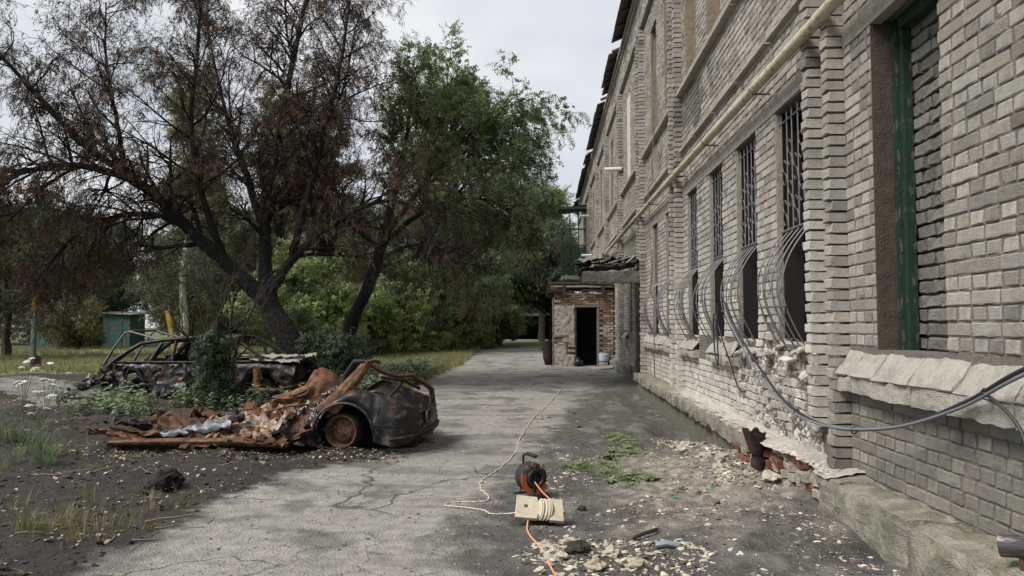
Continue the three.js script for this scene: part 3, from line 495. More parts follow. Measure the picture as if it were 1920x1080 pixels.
// ---------------------------------------------------------------- brick porch with a black doorway, canopy, balcony, far garage
{
  const R = rng(303), PD = 25, x0 = 0.29, x1 = 2.22, top = 2.5, B = 0.06;
  const t = thing('brick_porch', 'ruined brick porch with patchy render and a black open doorway', 'porch', 1.25, 0, PD);
  const P = (x, y, D) => v3(x - 1.25, y, PD - D);
  const core = new MB(), d0 = 0.95, d1 = 1.79, dt = 2.06;
  const bx = (a, b, c, d, e, f) => core.box(a - 1.25, b - 1.25, c, d, PD - e, PD - f);
  bx(x0, d0, -0.2, top, PD, PD + 0.3); bx(d1, x1, -0.2, top, PD, PD + 0.3); bx(d0, d1, dt, top, PD, PD + 0.3); bx(x0, x0 + 0.28, -0.2, top, PD + 0.301, PD + 2.6); 
  obj('wall', core.geo(), mortar, t); obj('back_wall', new MB().box(x0 - 1.25, x1 - 1.2, -0.2, top, -2.61, -2.9).geo(), darkRoom, t); obj('inner_floor', new MB().box(x0 - 0.95, x1 - 1.25, 0.02, 0.1, -0.31, -2.6).geo(), darkRoom, t);  // back wall and floor coloured dark so the doorway looks unlit
  obj('porch_roof', new MB().add(roughBox(2.2, 0.1, 3.1, 0.2, 0.02, 5), M4(0.0, top + 0.26, -1.35)).geo(), concrete, t);
  const red = [C(0.27, 0.165, 0.13), C(0.40, 0.33, 0.27), C(0.46, 0.41, 0.35), C(0.24, 0.15, 0.115)].map((c) => mat(c, { map: stoneCol, bumpMap: rough1, bumpScale: 0.01 }));
  const fg = XV.map((g) => g.clone().rotateY(Math.PI / 2));      // faces the viewer
  for (let y = 0.1, k = 0; y < top + 0.12; y += 0.083, k++) for (let x = x0 - 0.02 + (k % 2) * 0.11; x < x1 - 0.02; x += 0.235) {
    if (x > d0 - 0.14 && x < d1 - 0.09 && y < dt + 0.05) continue; const left = x < d0 - 0.1;
    if (left && y < 2.12 && !(y > 0.78 && y < 1.1 && x < 0.62 && R() < 0.9) && !(x > 0.62 && y > 0.45 && y < 0.8 && R() < 0.8)) continue;
    if (y > top - 0.05 && R() < 0.5) continue;
    const q = obj('brick', fg[Math.floor(R() * 4)], red[Math.floor(R() * 4)], t); q.applyMatrix4(M4(...P(x + 0.11, y, PD - 0.012 + (R() - 0.5) * 0.035).toArray(), (R() - 0.5) * 0.06, (R() - 0.5) * 0.12, (R() - 0.5) * 0.06));
  }
  const render = new MB();
  render.sheet(22, 70, (u, v) => { const y = lerp(0.02, 2.14 + 0.05 * N2(u * 5, 3), v), x = lerp(x0 - 0.015, d0 - 0.005, u); const hole = Math.max(sm(0.8, 0.9, N2(x * 7 + 2, y * 5)), x < 0.62 ? sm(0.16, 0.08, Math.abs(y - 0.94) + 0.05 * N2(x * 12, y * 12)) * sm(0.62, 0.5, x) : sm(0.2, 0.1, Math.abs(y - 0.62)) * sm(0.66, 0.74, x)); const p = P(x, y, PD - 0.045 + 0.012 * N2(x * 5, y * 5) + 0.09 * hole); return [p.x, p.y, p.z, x, y]; });
  obj('render_coat', render.geo(0.7), mat(C(0.42, 0.395, 0.345), { map: scaled(stoneCol, 0.8), bumpMap: rough1, bumpScale: 0.02 }), t);
  const wood = mat(C(0.20, 0.18, 0.155), { map: scaled(stoneCol, 1.5) });
  const df = new MB(); df.box(d1 - 1.25 - 0.09, d1 - 1.25 - 0.01, 0.02, dt, 0.03, -0.12); df.box(d0 - 1.25 + 0.01, d0 - 1.25 + 0.06, 0.02, dt, 0.0, -0.12); df.box(d0 - 1.25 - 0.02, d1 - 1.25 + 0.12, dt, dt + 0.07, 0.05, -0.12); obj('door_frame', df.geo(), wood, t);
  const rail = mat(C(0.055, 0.04, 0.032), { roughness: 0.7, metalness: 0.3 });
  for (const [y, xa, xb, r] of [[2.83, 0.06, 2.28, 0.045], [2.62, 0.05, 0.55, 0.035], [2.60, 1.2, 2.25, 0.03]]) obj('roof_rail', new MB().tube([P(xa, y + 0.02, PD - 0.18), P((xa + xb) / 2, y, PD - 0.16), P(xb, y - 0.03, PD - 0.18)], r, 6, true).geo(), rail, t);
  for (const x of [0.6, 1.9]) obj('rail_post', new MB().box(x - 1.25 - 0.05, x - 1.25 + 0.05, 2.45, 2.83, 0.2, 0.12).geo(), rail, t);
  const strip = obj('corner_strip', new MB().add(roughBox(0.05, 2.3, 0.09, 0.05, 0.01, 9), M4(x0 - 1.25 - 0.055, 1.2, 0.0)).geo(), wood, t);

  // rusty bin-like thing leaning at the porch's outer side
  const bin = thing('rusty_drum', 'dark rusted drum half hidden behind the porch corner', 'drum', 0.12, gy(0.1, 25.6), 25.7);
  const lat = new THREE.LatheGeometry([[0.001, 0], [0.16, 0.01], [0.2, 0.25], [0.19, 0.55], [0.21, 0.8], [0.2, 0.84], [0.17, 0.84], [0.16, 0.3], [0.001, 0.28]].map(([a, b]) => new THREE.Vector2(a, b)), 18); const rustM = mat(0xffffff, { map: rustCol, color: C(0.16, 0.17, 0.18), roughness: 0.85 });
  const dr = obj('drum_body', lat, rustM, bin); dr.rotation.z = 0.12; const hnd = obj('drum_handle', new MB().tube([v3(-0.2, 0.62, 0), v3(-0.32, 0.66, 0.02), v3(-0.33, 0.56, 0.02), v3(-0.21, 0.5, 0)], 0.018, 6).geo(), rustM, bin);

  // enamel bucket on a brick by the door, and a dark ball in the doorway
  const by = gy(1.9, 24.7); const bu = thing('enamel_bucket', 'pale blue enamel bucket upside down on a grey block by the doorway', 'bucket', 1.9, by, 24.72);
  obj('support_block', new MB().add(roughBox(0.27, 0.18, 0.25, 0.05, 0.012, 3), M4(0, 0.09, 0)).geo(), concrete, bu);
  obj('bucket_body', new THREE.LatheGeometry([[0.001, 0.185], [0.14, 0.185], [0.158, 0.2], [0.165, 0.42], [0.155, 0.425], [0.001, 0.42]].map(([a, b]) => new THREE.Vector2(a, b)), 24), mat(C(0.42, 0.55, 0.72), { roughness: 0.4 }), bu); obj('bucket_rim', new THREE.TorusGeometry(0.163, 0.012, 6, 24).rotateX(Math.PI / 2).translate(0, 0.41, 0), mat(C(0.75, 0.77, 0.8), { roughness: 0.4 }), bu);
  const ball = thing('dark_sack', 'small black sack lying inside the porch doorway', 'sack', 1.06, 0.09, 24.9); obj('sack_body', toCreasedNormals(rock(0.14, 3.3, 3, 0.95), 1.2).translate(0, 0.11, 0), mat(C(0.02, 0.02, 0.022), { roughness: 0.5 }), ball); obj('sack_knot', rock(0.035, 8, 2, 1.2).translate(0.03, 0.25, 0), mat(C(0.02, 0.02, 0.022), { roughness: 0.5 }), ball);
  const slab = tag(obj('door_slab', roughBox(0.95, 0.06, 0.55, 0.08, 0.014, 8, 4), concrete), 'pale broken slab lying on the ground in front of the bucket', 'slab'); slab.position.set(1.9, gy(1.9, 23.6) + 0.05, -23.6); slab.rotation.set(0.05, 0.2, 0.08);

  // entrance canopy: a concrete beam with a collapsed roof on it, and the black steel post under its wall end
  const c = thing('entrance_canopy', 'collapsed timber canopy on a grey beam over the side entrance', 'canopy', 1.55, 2.4, 17.4);
  const beamM = mat(C(0.15, 0.145, 0.135), { map: stoneCol, bumpMap: rough1, bumpScale: 0.02 }), tar = mat(C(0.022, 0.021, 0.02), { roughness: 0.9, bumpMap: rough1, bumpScale: 0.02 }), grey = mat(C(0.25, 0.24, 0.22), { map: scaled(stoneCol, 1.4) });
  obj('front_beam', new MB().add(roughBox(1.42, 0.29, 0.16, 0.06, 0.012, 4), M4(0.0, 0.17, 0.0)).geo(), beamM, c);
  obj('side_beam', new MB().add(roughBox(0.14, 0.22, 1.9, 0.08, 0.012, 6), M4(-0.62, 0.2, -1.05)).geo(), beamM, c);
  obj('deck', new MB().sheet(12, 14, (u, v) => [lerp(-0.72, 0.72, u), 0.35 + 0.22 * u + 0.05 * N2(u * 3, v * 3), lerp(0.02, -2.1, v)]).geo(), tar, c);
  for (let k = 0; k < 9; k++) { const w = 0.5 + R() * 0.6; const g = new MB().sheet(10, 6, (u, v) => [(u - 0.5) * w, 0.06 * N2(u * 3 + k, v * 2) + 0.03 * N2(u * 8, v * 6 + k), (v - 0.5) * 0.45, u, v]); const q = obj('roofing_felt', g.geo(), k % 3 ? tar : grey, c); q.position.set(-0.6 + 1.2 * R(), 0.42 + 0.28 * (k / 9) + 0.05 * R(), -0.1 - R() * 0.9); q.rotation.set(0.3 * (R() - 0.5), R() - 0.5, 0.22 + 0.25 * (R() - 0.5)); }
  for (let k = 0; k < 6; k++) { const q = obj('lath', roughBox(0.5 + 0.4 * R(), 0.035, 0.06, 0.06, 0.006, k), k % 2 ? grey : plaster, c); q.position.set(-0.3 + 0.85 * R(), 0.44 + 0.2 * R(), 0.02 - 0.4 * R()); q.rotation.set(R() * 0.5, R() * 2, 0.5 - R()); }
  const post = thing('steel_door_post', 'rusted black steel post under the wall end of the canopy', 'post', 2.14, gy(2.1, 17.4), 17.42); obj('post_plate', new MB().add(roughBox(0.09, 2.3, 0.2, 0.09, 0.006, 12), M4(0, 1.2, 0)).geo(), rustM2(), post); obj('post_hinge', new MB().tube([v3(-0.06, 1.5, 0.06), v3(-0.06, 1.68, 0.06)], 0.022, 6, true).geo(), rustM2(), post); obj('post_hinge', new MB().tube([v3(-0.06, 0.5, 0.06), v3(-0.06, 0.68, 0.06)], 0.022, 6, true).geo(), rustM2(), post);

  // green enclosed balcony hung high on the far wall
  const b = thing('green_balcony', 'dark green timber balcony with a lean-to roof high above the porch', 'balcony', 1.6, 4.15, 43); b.scale.set(0.83, 1.5, 1.3);
  const gr = mat(C(0.022, 0.058, 0.03), { roughness: 0.6, map: scaled(stoneCol, 2) }), gd = mat(C(0.03, 0.04, 0.034), { roughness: 0.7 });
  obj('floor_slab', new MB().add(roughBox(1.75, 0.16, 1.7, 0.15, 0.01, 2), M4(0.0, 0.0, 0)).geo(), concrete, b); obj('floor_beam', new MB().add(roughBox(1.7, 0.08, 0.12, 0.1, 0.01, 4), M4(0, -0.16, 0.7)).geo(), beamM, b);
  for (let k = 0; k < 11; k++) obj('board', new MB().box(-0.83 + k * 0.156, -0.83 + k * 0.156 + 0.146, 0.12, 1.15, 0.82, 0.795).geo(), gr, b);
  for (let k = 0; k < 10; k++) obj('board', new MB().box(-0.86, -0.836, 0.12, 1.15, 0.78 - k * 0.156, 0.78 - k * 0.156 - 0.146).geo(), gr, b);
  for (const [x, z] of [[-0.84, 0.81], [-0.28, 0.81], [0.28, 0.81], [0.8, 0.81], [-0.84, 0], [-0.84, -0.78]]) obj('post', new MB().box(x - 0.035, x + 0.035, 0.09, 2.55 - (z < 0.8 ? 0 : 0), z - 0.035, z + 0.035).geo(), gr, b);
  for (const y of [1.18, 1.8, 2.5]) obj('rail', new MB().box(-0.87, 0.83, y, y + 0.05, 0.848, 0.79).geo(), gr, b);
  for (let k = 0; k < 9; k++) obj('baluster', new MB().box(-0.75 + k * 0.18, -0.735 + k * 0.18, 1.23, 1.8, 0.825, 0.81).geo(), gd, b);
  obj('balcony_roof', new MB().sheet(8, 8, (u, v) => [lerp(-1.05, 0.86, u), 2.62 + 0.12 * u, lerp(1.05, -1.0, v)]).geo(), gd, b); obj('roof_edge', new MB().box(-1.06, 0.86, 2.57, 2.66, 1.09, 1.05).geo(), gd, b);
}
function rustM2() { return mat(C(0.14, 0.15, 0.16), { map: rustCol, roughness: 0.85 }); }
// white tube lamps on brackets out of the upper wall (unlit)
for (const [D, y, n] of [[37.5, 7.0, 'beside the green balcony'], [22.0, 6.1, 'highest of the three, above the canopy'], [36.5, 4.9, 'just under the green balcony']]) {
  const t = thing('wall_tube', 'short white tube sticking out of the upper wall ' + n, 'pipe', W, y, D); obj('tube', new MB().tube([v3(0.02, 0, 0), v3(-0.55, -0.01, 0)], 0.06, 10, true).geo(0.7), mat(C(0.68, 0.7, 0.72), { roughness: 0.5 }), t); obj('collar', new MB().tube([v3(-0.0, 0, 0), v3(-0.05, 0, 0)], 0.08, 10, true).geo(0.7), iron, t);
}
// dark open garage closing the far end of the path
{
  const gx = -1.4, D = 66, t = thing('open_garage', 'low dark open garage closing the far end of the path', 'garage', gx, 0.1, D), wl = mat(C(0.16, 0.15, 0.13), { map: stoneCol }), R = rng(4);
  const m = new MB(); m.box(-3.2, -2.6, -0.2, 3.2, 0, -0.4); m.box(2.2, 3.6, -0.2, 3.2, 0, -0.4); m.box(-2.59, 2.19, 2.45, 3.2, 0.0, -0.4); m.box(-3.2, 3.6, -0.2, 3.2, -5, -5.3); m.box(-3.2, -2.9, -0.2, 3.2, -0.41, -4.99); m.box(3.3, 3.6, -0.2, 3.2, -0.41, -4.99); obj('wall', m.geo(), wl, t);
  obj('garage_roof', new MB().box(-3.5, 3.9, 3.21, 3.45, 0.5, -5.5).geo(), tarM(), t); obj('lintel', new MB().box(-2.7, 2.3, 2.2, 2.44, 0.06, -0.3).geo(), concrete, t); obj('step', new MB().box(-3, 3, -0.1, 0.1, 0.8, 0.02).geo(), concrete, t);
}
function tarM() { return mat(C(0.03, 0.03, 0.03)); }
// gas pipe along the wall on brackets
{
  const t = thing('wall_pipe', 'long rust-flecked cream gas pipe running along the wall above the windows', 'pipe', W, 3.9, 5), R = rng(15), pm = mat(C(0.56, 0.51, 0.41), { roughness: 0.6, map: scaled(tex(512, 256, (u, v) => { const n = tfbm(u, v, 7, 210, 5), r = sm(0.22, 0.4, tfbm(u, v, 11, 220, 4)); return [lerp(1, 0.32, r), lerp(0.97, 0.17, r), lerp(0.92, 0.1, r)].map((c) => c * (0.9 + 0.4 * n)); }), 1) });
  const q = (D) => v3(-0.16, pw([[3, 3.82], [6.4, 3.86], [12, 3.94], [18.7, 4.0], [29, 4.06], [44, 4.15]], D) - 3.9, 5 - D), pts = []; for (let D = 2.5; D < 40; D += 0.5) pts.push(q(D)); obj('pipe_run', new MB().tube(pts, 0.052, 14, true).geo(), pm, t);
  for (const D of [4.3, 7.6, 9.9, 12.1, 15.1, 18.2, 21, 24, 27, 30]) { const c = q(D); obj('bracket', new MB().tube([v3(0.0, c.y - 0.06, c.z), v3(-0.19, c.y - 0.06, c.z)], 0.012, 4, true).tube([v3(-0.22, c.y - 0.06, c.z), v3(-0.22, c.y + 0.0, c.z)], 0.008, 4, true).geo(0.5), iron, t); obj('weld_collar', new MB().tube([v3(c.x, c.y, c.z + 0.6), v3(c.x, c.y, c.z + 0.57)], 0.056, 14, true).geo(0.7), pm, t); }
  // thin cable that drops down the facade from the upper floor to the plinth
  const cm = mat(C(0.14, 0.12, 0.1), { roughness: 0.7 }), path = []; for (let k = 0; k <= 40; k++) { const y = lerp(7.3, 0.4, k / 40); path.push(V(W - 0.13 - 0.03 * N2(y, 2) - (y < 4.2 && y > 2 ? 0.08 : 0), y, 14.9 + 0.25 * N2(y * 0.5, 7) + 0.2 * (7.3 - y) / 7 + (y < 3.3 && y > 2.2 ? -0.35 * Math.sin((3.3 - y) / 1.1 * Math.PI) : 0))); }
  tag(obj('facade_cable', new MB().tube(path, 0.011, 6).geo(), cm), 'thin dark cable dropping down the facade past the first window beyond the rib', 'cable');
}
// slack black cables: a bundle from the near window sagging to the second grille
{
  const black = mat(C(0.03, 0.03, 0.034), { roughness: 0.5 }), greyC = mat(C(0.17, 0.18, 0.2), { roughness: 0.55 });
  const curve = (list, n) => new THREE.CatmullRomCurve3(list.map((p) => V(...p))).getPoints(n);
  const main = [[2.16, 1.40, 3.0], [2.12, 1.24, 3.45], [2.15, 1.05, 3.95], [2.12, 0.82, 4.7], [2.0, 0.735, 5.4], [1.93, 0.82, 6.05], [1.9, 1.08, 6.75], [2.0, 1.5, 8.1], [2.12, 1.72, 8.9]];
  const t = thing('cable_bundle', 'slack bundle of black cables looped across the near wall and sill', 'cable', 0, 0, 0);
  obj('cable', new MB().tube(curve(main, 90), 0.011, 8).geo(), black, t); obj('cable', new MB().tube(curve(main.map(([x, y, D], i) => [x - 0.012, y - 0.018 - 0.02 * Math.sin(i * 1.3), D + 0.02]), 90), 0.009, 8).geo(), greyC, t);
  obj('cable_tail', new MB().tube(curve([[2.12, 1.12, 3.72], [2.13, 1.08, 3.62], [2.15, 0.98, 3.5], [2.14, 0.82, 3.42]], 24), 0.009, 8).geo(), black, t);
  for (const D of [3.74, 5.1, 5.9, 6.6]) { const p = curve(main, 200).reduce((a, b) => (Math.abs(-b.z - D) < Math.abs(-a.z - D) ? b : a)); obj('cable_tie', new THREE.TorusGeometry(0.019, 0.005, 6, 14).translate(p.x, p.y - 0.006, p.z), black, t); }
  const loop = thing('hanging_wire', 'black wire loop hanging in front of the third grille down to the low wall', 'wire', 0, 0, 0);
  obj('wire', new MB().tube(curve([[2.05, 1.72, 9.0], [2.07, 1.3, 9.1], [2.1, 1.0, 9.2], [2.12, 0.96, 9.35], [2.1, 1.2, 9.4], [2.06, 1.6, 9.2], [2.1, 1.3, 9.0], [2.2, 0.95, 8.95], [2.26, 0.72, 8.9], [2.24, 0.7, 8.5]], 60), 0.009, 6).geo(), black, loop);
}
// rusty standpipe stub by the broken plinth
{
  const t = thing('pipe_stub', 'rusted downpipe stub with a torn flared mouth standing against the broken plinth', 'pipe', 2.02, gy(2.02, 7.3) - 0.03, 7.28), m = mat(C(0.62, 0.55, 0.5), { map: rustCol, bumpMap: rough1, bumpScale: 0.01 }); m.color.setRGB(0.26, 0.30, 0.36);
  const st = new MB(); st.sheet(24, 16, (u, v) => { const a = u * 2 * Math.PI, y = v * 0.36 + 0.02 * N2(u * 4, 1) * v, r = 0.062 + 0.012 * N2(u * 3, v * 3) ; return [Math.cos(a) * r + 0.03 * v, y, Math.sin(a) * r - 0.02 * v, u * 0.4, v * 0.4]; }); obj('stem', st.geo(), m, t);
  const fl = new MB(); fl.sheet(26, 8, (u, v) => { const a = u * 4.6 + 0.9, r = 0.066 + 0.045 * v * (1 + 0.3 * N2(u * 5, 4)), y = 0.16 + v * 0.21 * (1 + 0.25 * N2(u * 3, 8)); return [Math.cos(a) * r * 1.05 - 0.03 * v, y, Math.sin(a) * r, u * 0.5, v * 0.3]; }); obj('flared_mouth', fl.geo(), m, t);
}
// ---------------------------------------------------------------- the two burnt-out cars
const rustM = mat(C(0.95, 0.95, 0.95), { map: rustCol, roughness: 0.85, metalness: 0.15, bumpMap: rough1, bumpScale: 0.004 }), rustBright = mat(C(1.35, 1.3, 1.2), { map: rustCol, roughness: 0.85, bumpMap: rough1, bumpScale: 0.004 }), burntM = mat(C(1, 1, 1), { map: burntCol, roughness: 0.5, metalness: 0.35, bumpMap: rough1, bumpScale: 0.003 }), burntDull = mat(C(0.8, 0.78, 0.76), { map: scaled(burntCol, 2), roughness: 0.8, metalness: 0.1, bumpMap: rough1, bumpScale: 0.006 }), charM = mat(C(0.018, 0.017, 0.017), { roughness: 0.9 }), ashM = mat(C(0.42, 0.40, 0.37), { map: scaled(stoneCol, 2), bumpMap: rough1, bumpScale: 0.01 }), steelM = mat(C(0.17, 0.185, 0.21), { roughness: 0.5, metalness: 0.4, map: scaled(stoneCol, 1.2), bumpMap: rough1, bumpScale: 0.003 });
const ashRust = mat(C(1.25, 1.3, 1.35), { map: scaled(tex(512, 512, (u, v) => { const n = tfbm(u, v, 6, 400, 6), m = tfbm(u, v, 10, 410, 4), a = sm(-0.2, 0.25, n), r = [0.17, 0.075, 0.035], g = [0.30, 0.27, 0.24]; return [0, 1, 2].map((c) => lerp(r[c], g[c], a) * (1 + 0.6 * m)); }), 1.5), roughness: 0.9, bumpMap: rough1, bumpScale: 0.005 });
// torn, folded sheet steel lying roughly flat, w along x and d along z
function crumple(w, d, seed, amp, cell = 0.035, tear = 0.1) { tear *= 0.7;
  const nu = Math.max(6, Math.round(w / cell)), nv = Math.max(5, Math.round(d / cell)), m = new MB(), R = rng(seed * 31 + 7), folds = []; for (let k = 0; k < 7; k++) folds.push([R() * 6.28, R() * 2 - 1, 0.3 + R() * 0.7]);
  m.sheet(nu, nv, (u, v) => {
    let x = (u - 0.5) * w, z = (v - 0.5) * d, y = 0; for (const [a, o, s] of folds) y += 0.7 * s * Math.abs(Math.cos(a) * x / w * 2.2 + Math.sin(a) * z / d * 2.2 - o) * amp * 0.55; y += amp * 0.7 * (1 - Math.abs(N2(x * 3.1 + seed, z * 3.1))) + amp * 0.22 * N2(x * 11, z * 11 + seed) - amp * 1.6;
    const e = Math.min(u, 1 - u, v, 1 - v), k = sm(0.16, 0, e); x += k * tear * w * 0.6 * N2(v * 6 + seed, u * 6); z += k * tear * d * 1.2 * N2(u * 7 - seed, v * 6); y += k * amp * 0.9 * N2(u * 5, v * 5 + seed);
    return [x, y, z, x * 0.9 + seed * 0.31, z * 0.9 + seed * 0.17];
  });
  return m.geo(0.65);
}
const sheetPart = (name, parent, w, d, x, y, z, seed, amp, rx, ry, rz, m, tear) => { const q = obj(name, crumple(w, d, seed, amp, 0.035, tear), m, parent); q.position.set(x, y, z); q.rotation.set(rx, ry, rz); return q; };
// a body side in the plane of the car's length: top and bottom lines, wheel arches cut out of the bottom, slight bulge
function bodySide(s0, s1, topL, botL, arches, depth, n = 60, rows = 14) {
  const m = new MB(); m.sheet(n, rows, (u, v) => { const s = lerp(s0, s1, u), yt = pw(topL, s); let yb = pw(botL, s); for (const [c, cy, r] of arches) if (Math.abs(s - c) < r) yb = Math.max(yb, cy + Math.sqrt(r * r - (s - c) ** 2)); yb = Math.min(yb, yt - 0.02); const y = lerp(yb, yt, v); const q = depth(s, y, v); return [s, y + 0.006 * N2(s * 6, y * 6), q, s * 0.8, y * 0.8]; }, false); return m.geo();
}
{
  // foreground wreck: only the tail still has its shape; the rest is flattened sheet
  const X0 = -2.9, D0 = 9, t = thing('burnt_car_wreck', 'rusted flattened car wreck with one wheel left, lying at the path edge', 'car', X0, gy(-2.9, 9) - 0.02, D0);
  const x = (s) => s - X0, z = (D) => D0 - D, shell = new THREE.Group();
  const top = [[-2.64, 0.36], [-2.5, 0.47], [-2.36, 0.59], [-2.26, 0.66], [-2.18, 0.70], [-2.08, 0.675], [-1.96, 0.63], [-1.75, 0.555], [-1.58, 0.49], [-1.48, 0.42], [-1.44, 0.34]].map(([s, y]) => [x(s), y]), bot = [[-2.64, 0.17], [-2.56, 0.15], [-1.97, 0.12], [-1.8, 0.07], [-1.66, 0.05], [-1.52, 0.10], [-1.44, 0.2]].map(([s, y]) => [x(s), y]);
  const near = (s, y, v) => z(8.33) + 0.055 * Math.sin(Math.PI * clamp(v * 0.85 + 0.1)) + 0.014 * N2(s * 4, y * 5) - 0.30 * Math.pow(sm(x(-1.8), x(-1.43), s), 2.2) - 0.05 * sm(0.8, 1, v);
  const body = obj('quarter_panel', bodySide(x(-2.64), x(-1.44), top, bot, [[x(-2.28), 0.2, 0.335]], near), burntM, t);
  const lip = new MB(), lp = []; for (let k = 0; k <= 22; k++) { const a = lerp(3.05, 0.15, k / 22); lp.push(v3(x(-2.28) + 0.345 * Math.cos(a), 0.2 + 0.345 * Math.sin(a), z(8.33) + 0.055)); } lip.tube(lp, 0.017, 7); obj('arch_lip', lip.geo(), burntM, body);
  const fd = obj('fuel_flap', new MB().add(roughBox(0.17, 0.12, 0.014, 0.04, 0.003, 5), M4(0, 0, 0)).geo(), rustM, body); fd.position.set(x(-1.68), 0.41, z(8.33) + 0.0); fd.rotation.set(-0.1, 0.5, -0.32);
  const inner = new MB(); inner.sheet(14, 8, (u, v) => { const a = lerp(3.1, 0.05, u); return [x(-2.28) + 0.33 * Math.cos(a), 0.2 + 0.33 * Math.sin(a), z(lerp(8.36, 8.75, v))]; }); obj('wheel_well', inner.geo(), charM, t);
  const tail = new MB(); tail.sheet(20, 10, (u, v) => { const D = lerp(8.62, 9.75, u), y = lerp(0.07 + 0.1 * Math.abs(u - 0.5), 0.40 + 0.06 * Math.sin(u * 3), v); return [x(-1.435 + 0.05 * Math.sin(Math.PI * u) - 0.03 * Math.pow(2 * v - 1, 2)) + 0.02 * N2(u * 4, v * 4), y, z(D), u, v * 0.5]; }); obj('tail_panel', tail.geo(), burntM, t);
  const far = obj('quarter_panel', bodySide(x(-2.64), x(-1.46), top, bot, [[x(-2.28), 0.2, 0.335]], (s, y, v) => z(9.85) - 0.04 * Math.sin(Math.PI * v)), burntDull, t);
  const deck = new MB(); deck.sheet(16, 5, (u, v) => { const s = lerp(-2.2, -1.5, u); return [x(s), pw(top, x(s)) + 0.005 - 0.03 * v * v + 0.012 * N2(u * 5, v * 3), z(lerp(8.36 + 0.25 * sm(-1.8, -1.44, s), 8.62, v)), u, v * 0.3]; }); obj('deck_edge', deck.geo(), burntM, t);
  obj('underbody', new MB().box(x(-2.62), x(-1.55), 0.0, 0.3, z(8.77), z(9.8)).box(x(-2.63), x(-1.93), 0.0, 0.52, z(8.74), z(8.76)).geo(), charM, t);
  // seams, bumper, lamp openings and torn edges that give the tail its make-up
  const near2 = (s, y) => near(x(s), y, 0.5) + 0.006; obj('panel_seam', new MB().tube([-1.92, -1.9, -1.88, -1.86].map((s, k) => v3(x(s), 0.12 + k * 0.155, near2(s, 0.2))), 0.005, 4).tube([-1.95, -1.85, -1.75, -1.65, -1.56].map((s) => v3(x(s), 0.30 - 0.06 * (s + 1.95), near2(s, 0.3))), 0.007, 5).geo(), charM, body);
  obj('rear_bumper', new MB().tube([v3(x(-1.75), 0.14, near2(-1.75, 0.14) + 0.01), v3(x(-1.58), 0.15, near2(-1.58, 0.15) + 0.01), v3(x(-1.44), 0.17, z(8.68)), v3(x(-1.39), 0.18, z(8.95)), v3(x(-1.385), 0.18, z(9.3)), v3(x(-1.42), 0.17, z(9.7))], [0.02, 0.034, 0.038, 0.038, 0.036, 0.03], 7, true).geo(), burntDull, t);
  obj('lamp_opening', new MB().box(x(-1.425), x(-1.405), 0.27, 0.40, z(8.72), z(8.92)).geo(), charM, t); obj('lamp_rim', new MB().tube([v3(x(-1.40), 0.26, z(8.71)), v3(x(-1.40), 0.41, z(8.71)), v3(x(-1.40), 0.41, z(8.93)), v3(x(-1.40), 0.26, z(8.93)), v3(x(-1.40), 0.26, z(8.71))], 0.008, 5).geo(), rustM, t);
  for (let k = 0; k < 7; k++) { const pts = [], cx = -3.1 + 0.09 * k + 0.05 * Math.sin(k * 7), cD = 8.75 + 0.07 * (k % 3); for (let q = 0; q <= 60; q++) pts.push(v3(x(cx) + 0.026 * Math.cos(q * 0.63) + 0.0012 * q * Math.sin(k), 0.40 + 0.0016 * q + 0.05 * (k % 2), z(cD) + 0.026 * Math.sin(q * 0.63) + 0.0006 * q)); obj('seat_spring', new MB().tube(pts, 0.0028, 4).geo(), rustM, t); }
  for (let k = 0; k < 9; k++) { const c = [], R2 = rng(900 + k), sx = -4.6 + 2.1 * R2(), sd = 8.3 + 0.8 * R2(); for (let q = 0; q < 5; q++) c.push(v3(x(sx + (q - 2) * 0.12 + 0.05 * R2()), 0.16 + 0.22 * R2() * (q % 4 ? 1 : 0.3), z(sd + 0.12 * (R2() - 0.5)))); obj('bare_wire', new MB().tube(new THREE.CatmullRomCurve3(c).getPoints(24), 0.004, 4).geo(), k % 2 ? charM : rustM, t); }
  // pillar stub and what is left of the rear window frame
  const pl = new MB(); pl.sheet(8, 18, (u, v) => { const w = lerp(0.26, 0.13, v), s = lerp(-2.52, -2.06, Math.pow(v, 0.9)) + (u - 0.5) * w, y = lerp(0.44, 0.98, v) + 0.16 * (0.5 - u) * (1 - v) * 0.4; return [x(s), y, z(8.42) + 0.035 * Math.sin(Math.PI * u) + 0.015 * N2(u * 3, v * 6) - 0.06 * v, u * 0.3, v * 0.7]; }); obj('pillar', pl.geo(), rustBright, t);
  obj('pillar', new MB().tube([v3(x(-2.06), 0.99, z(8.48)), v3(x(-2.12), 0.98, z(9.1)), v3(x(-2.2), 0.93, z(9.7))], [0.03, 0.024, 0.03], 6, true).geo(), rustM, t);
  obj('window_frame', new MB().tube([v3(x(-2.05), 0.98, z(8.5)), v3(x(-1.92), 0.86, z(8.7)), v3(x(-1.8), 0.80, z(8.95)), v3(x(-1.68), 0.80, z(9.2)), v3(x(-1.55), 0.69, z(9.4)), v3(x(-1.47), 0.60, z(9.5)), v3(x(-1.46), 0.42, z(9.55))], [0.022, 0.024, 0.022, 0.028, 0.032, 0.036, 0.04], 8, true).geo(), rustM, t);
  obj('window_frame', new MB().tube([v3(x(-1.95), 0.80, z(8.75)), v3(x(-1.75), 0.74, z(9.1)), v3(x(-1.6), 0.62, z(9.35))], 0.02, 6, true).tube([v3(x(-1.74), 0.76, z(9.1)), v3(x(-1.9), 0.55, z(9.0))], 0.022, 6, true).geo(), burntDull, t);
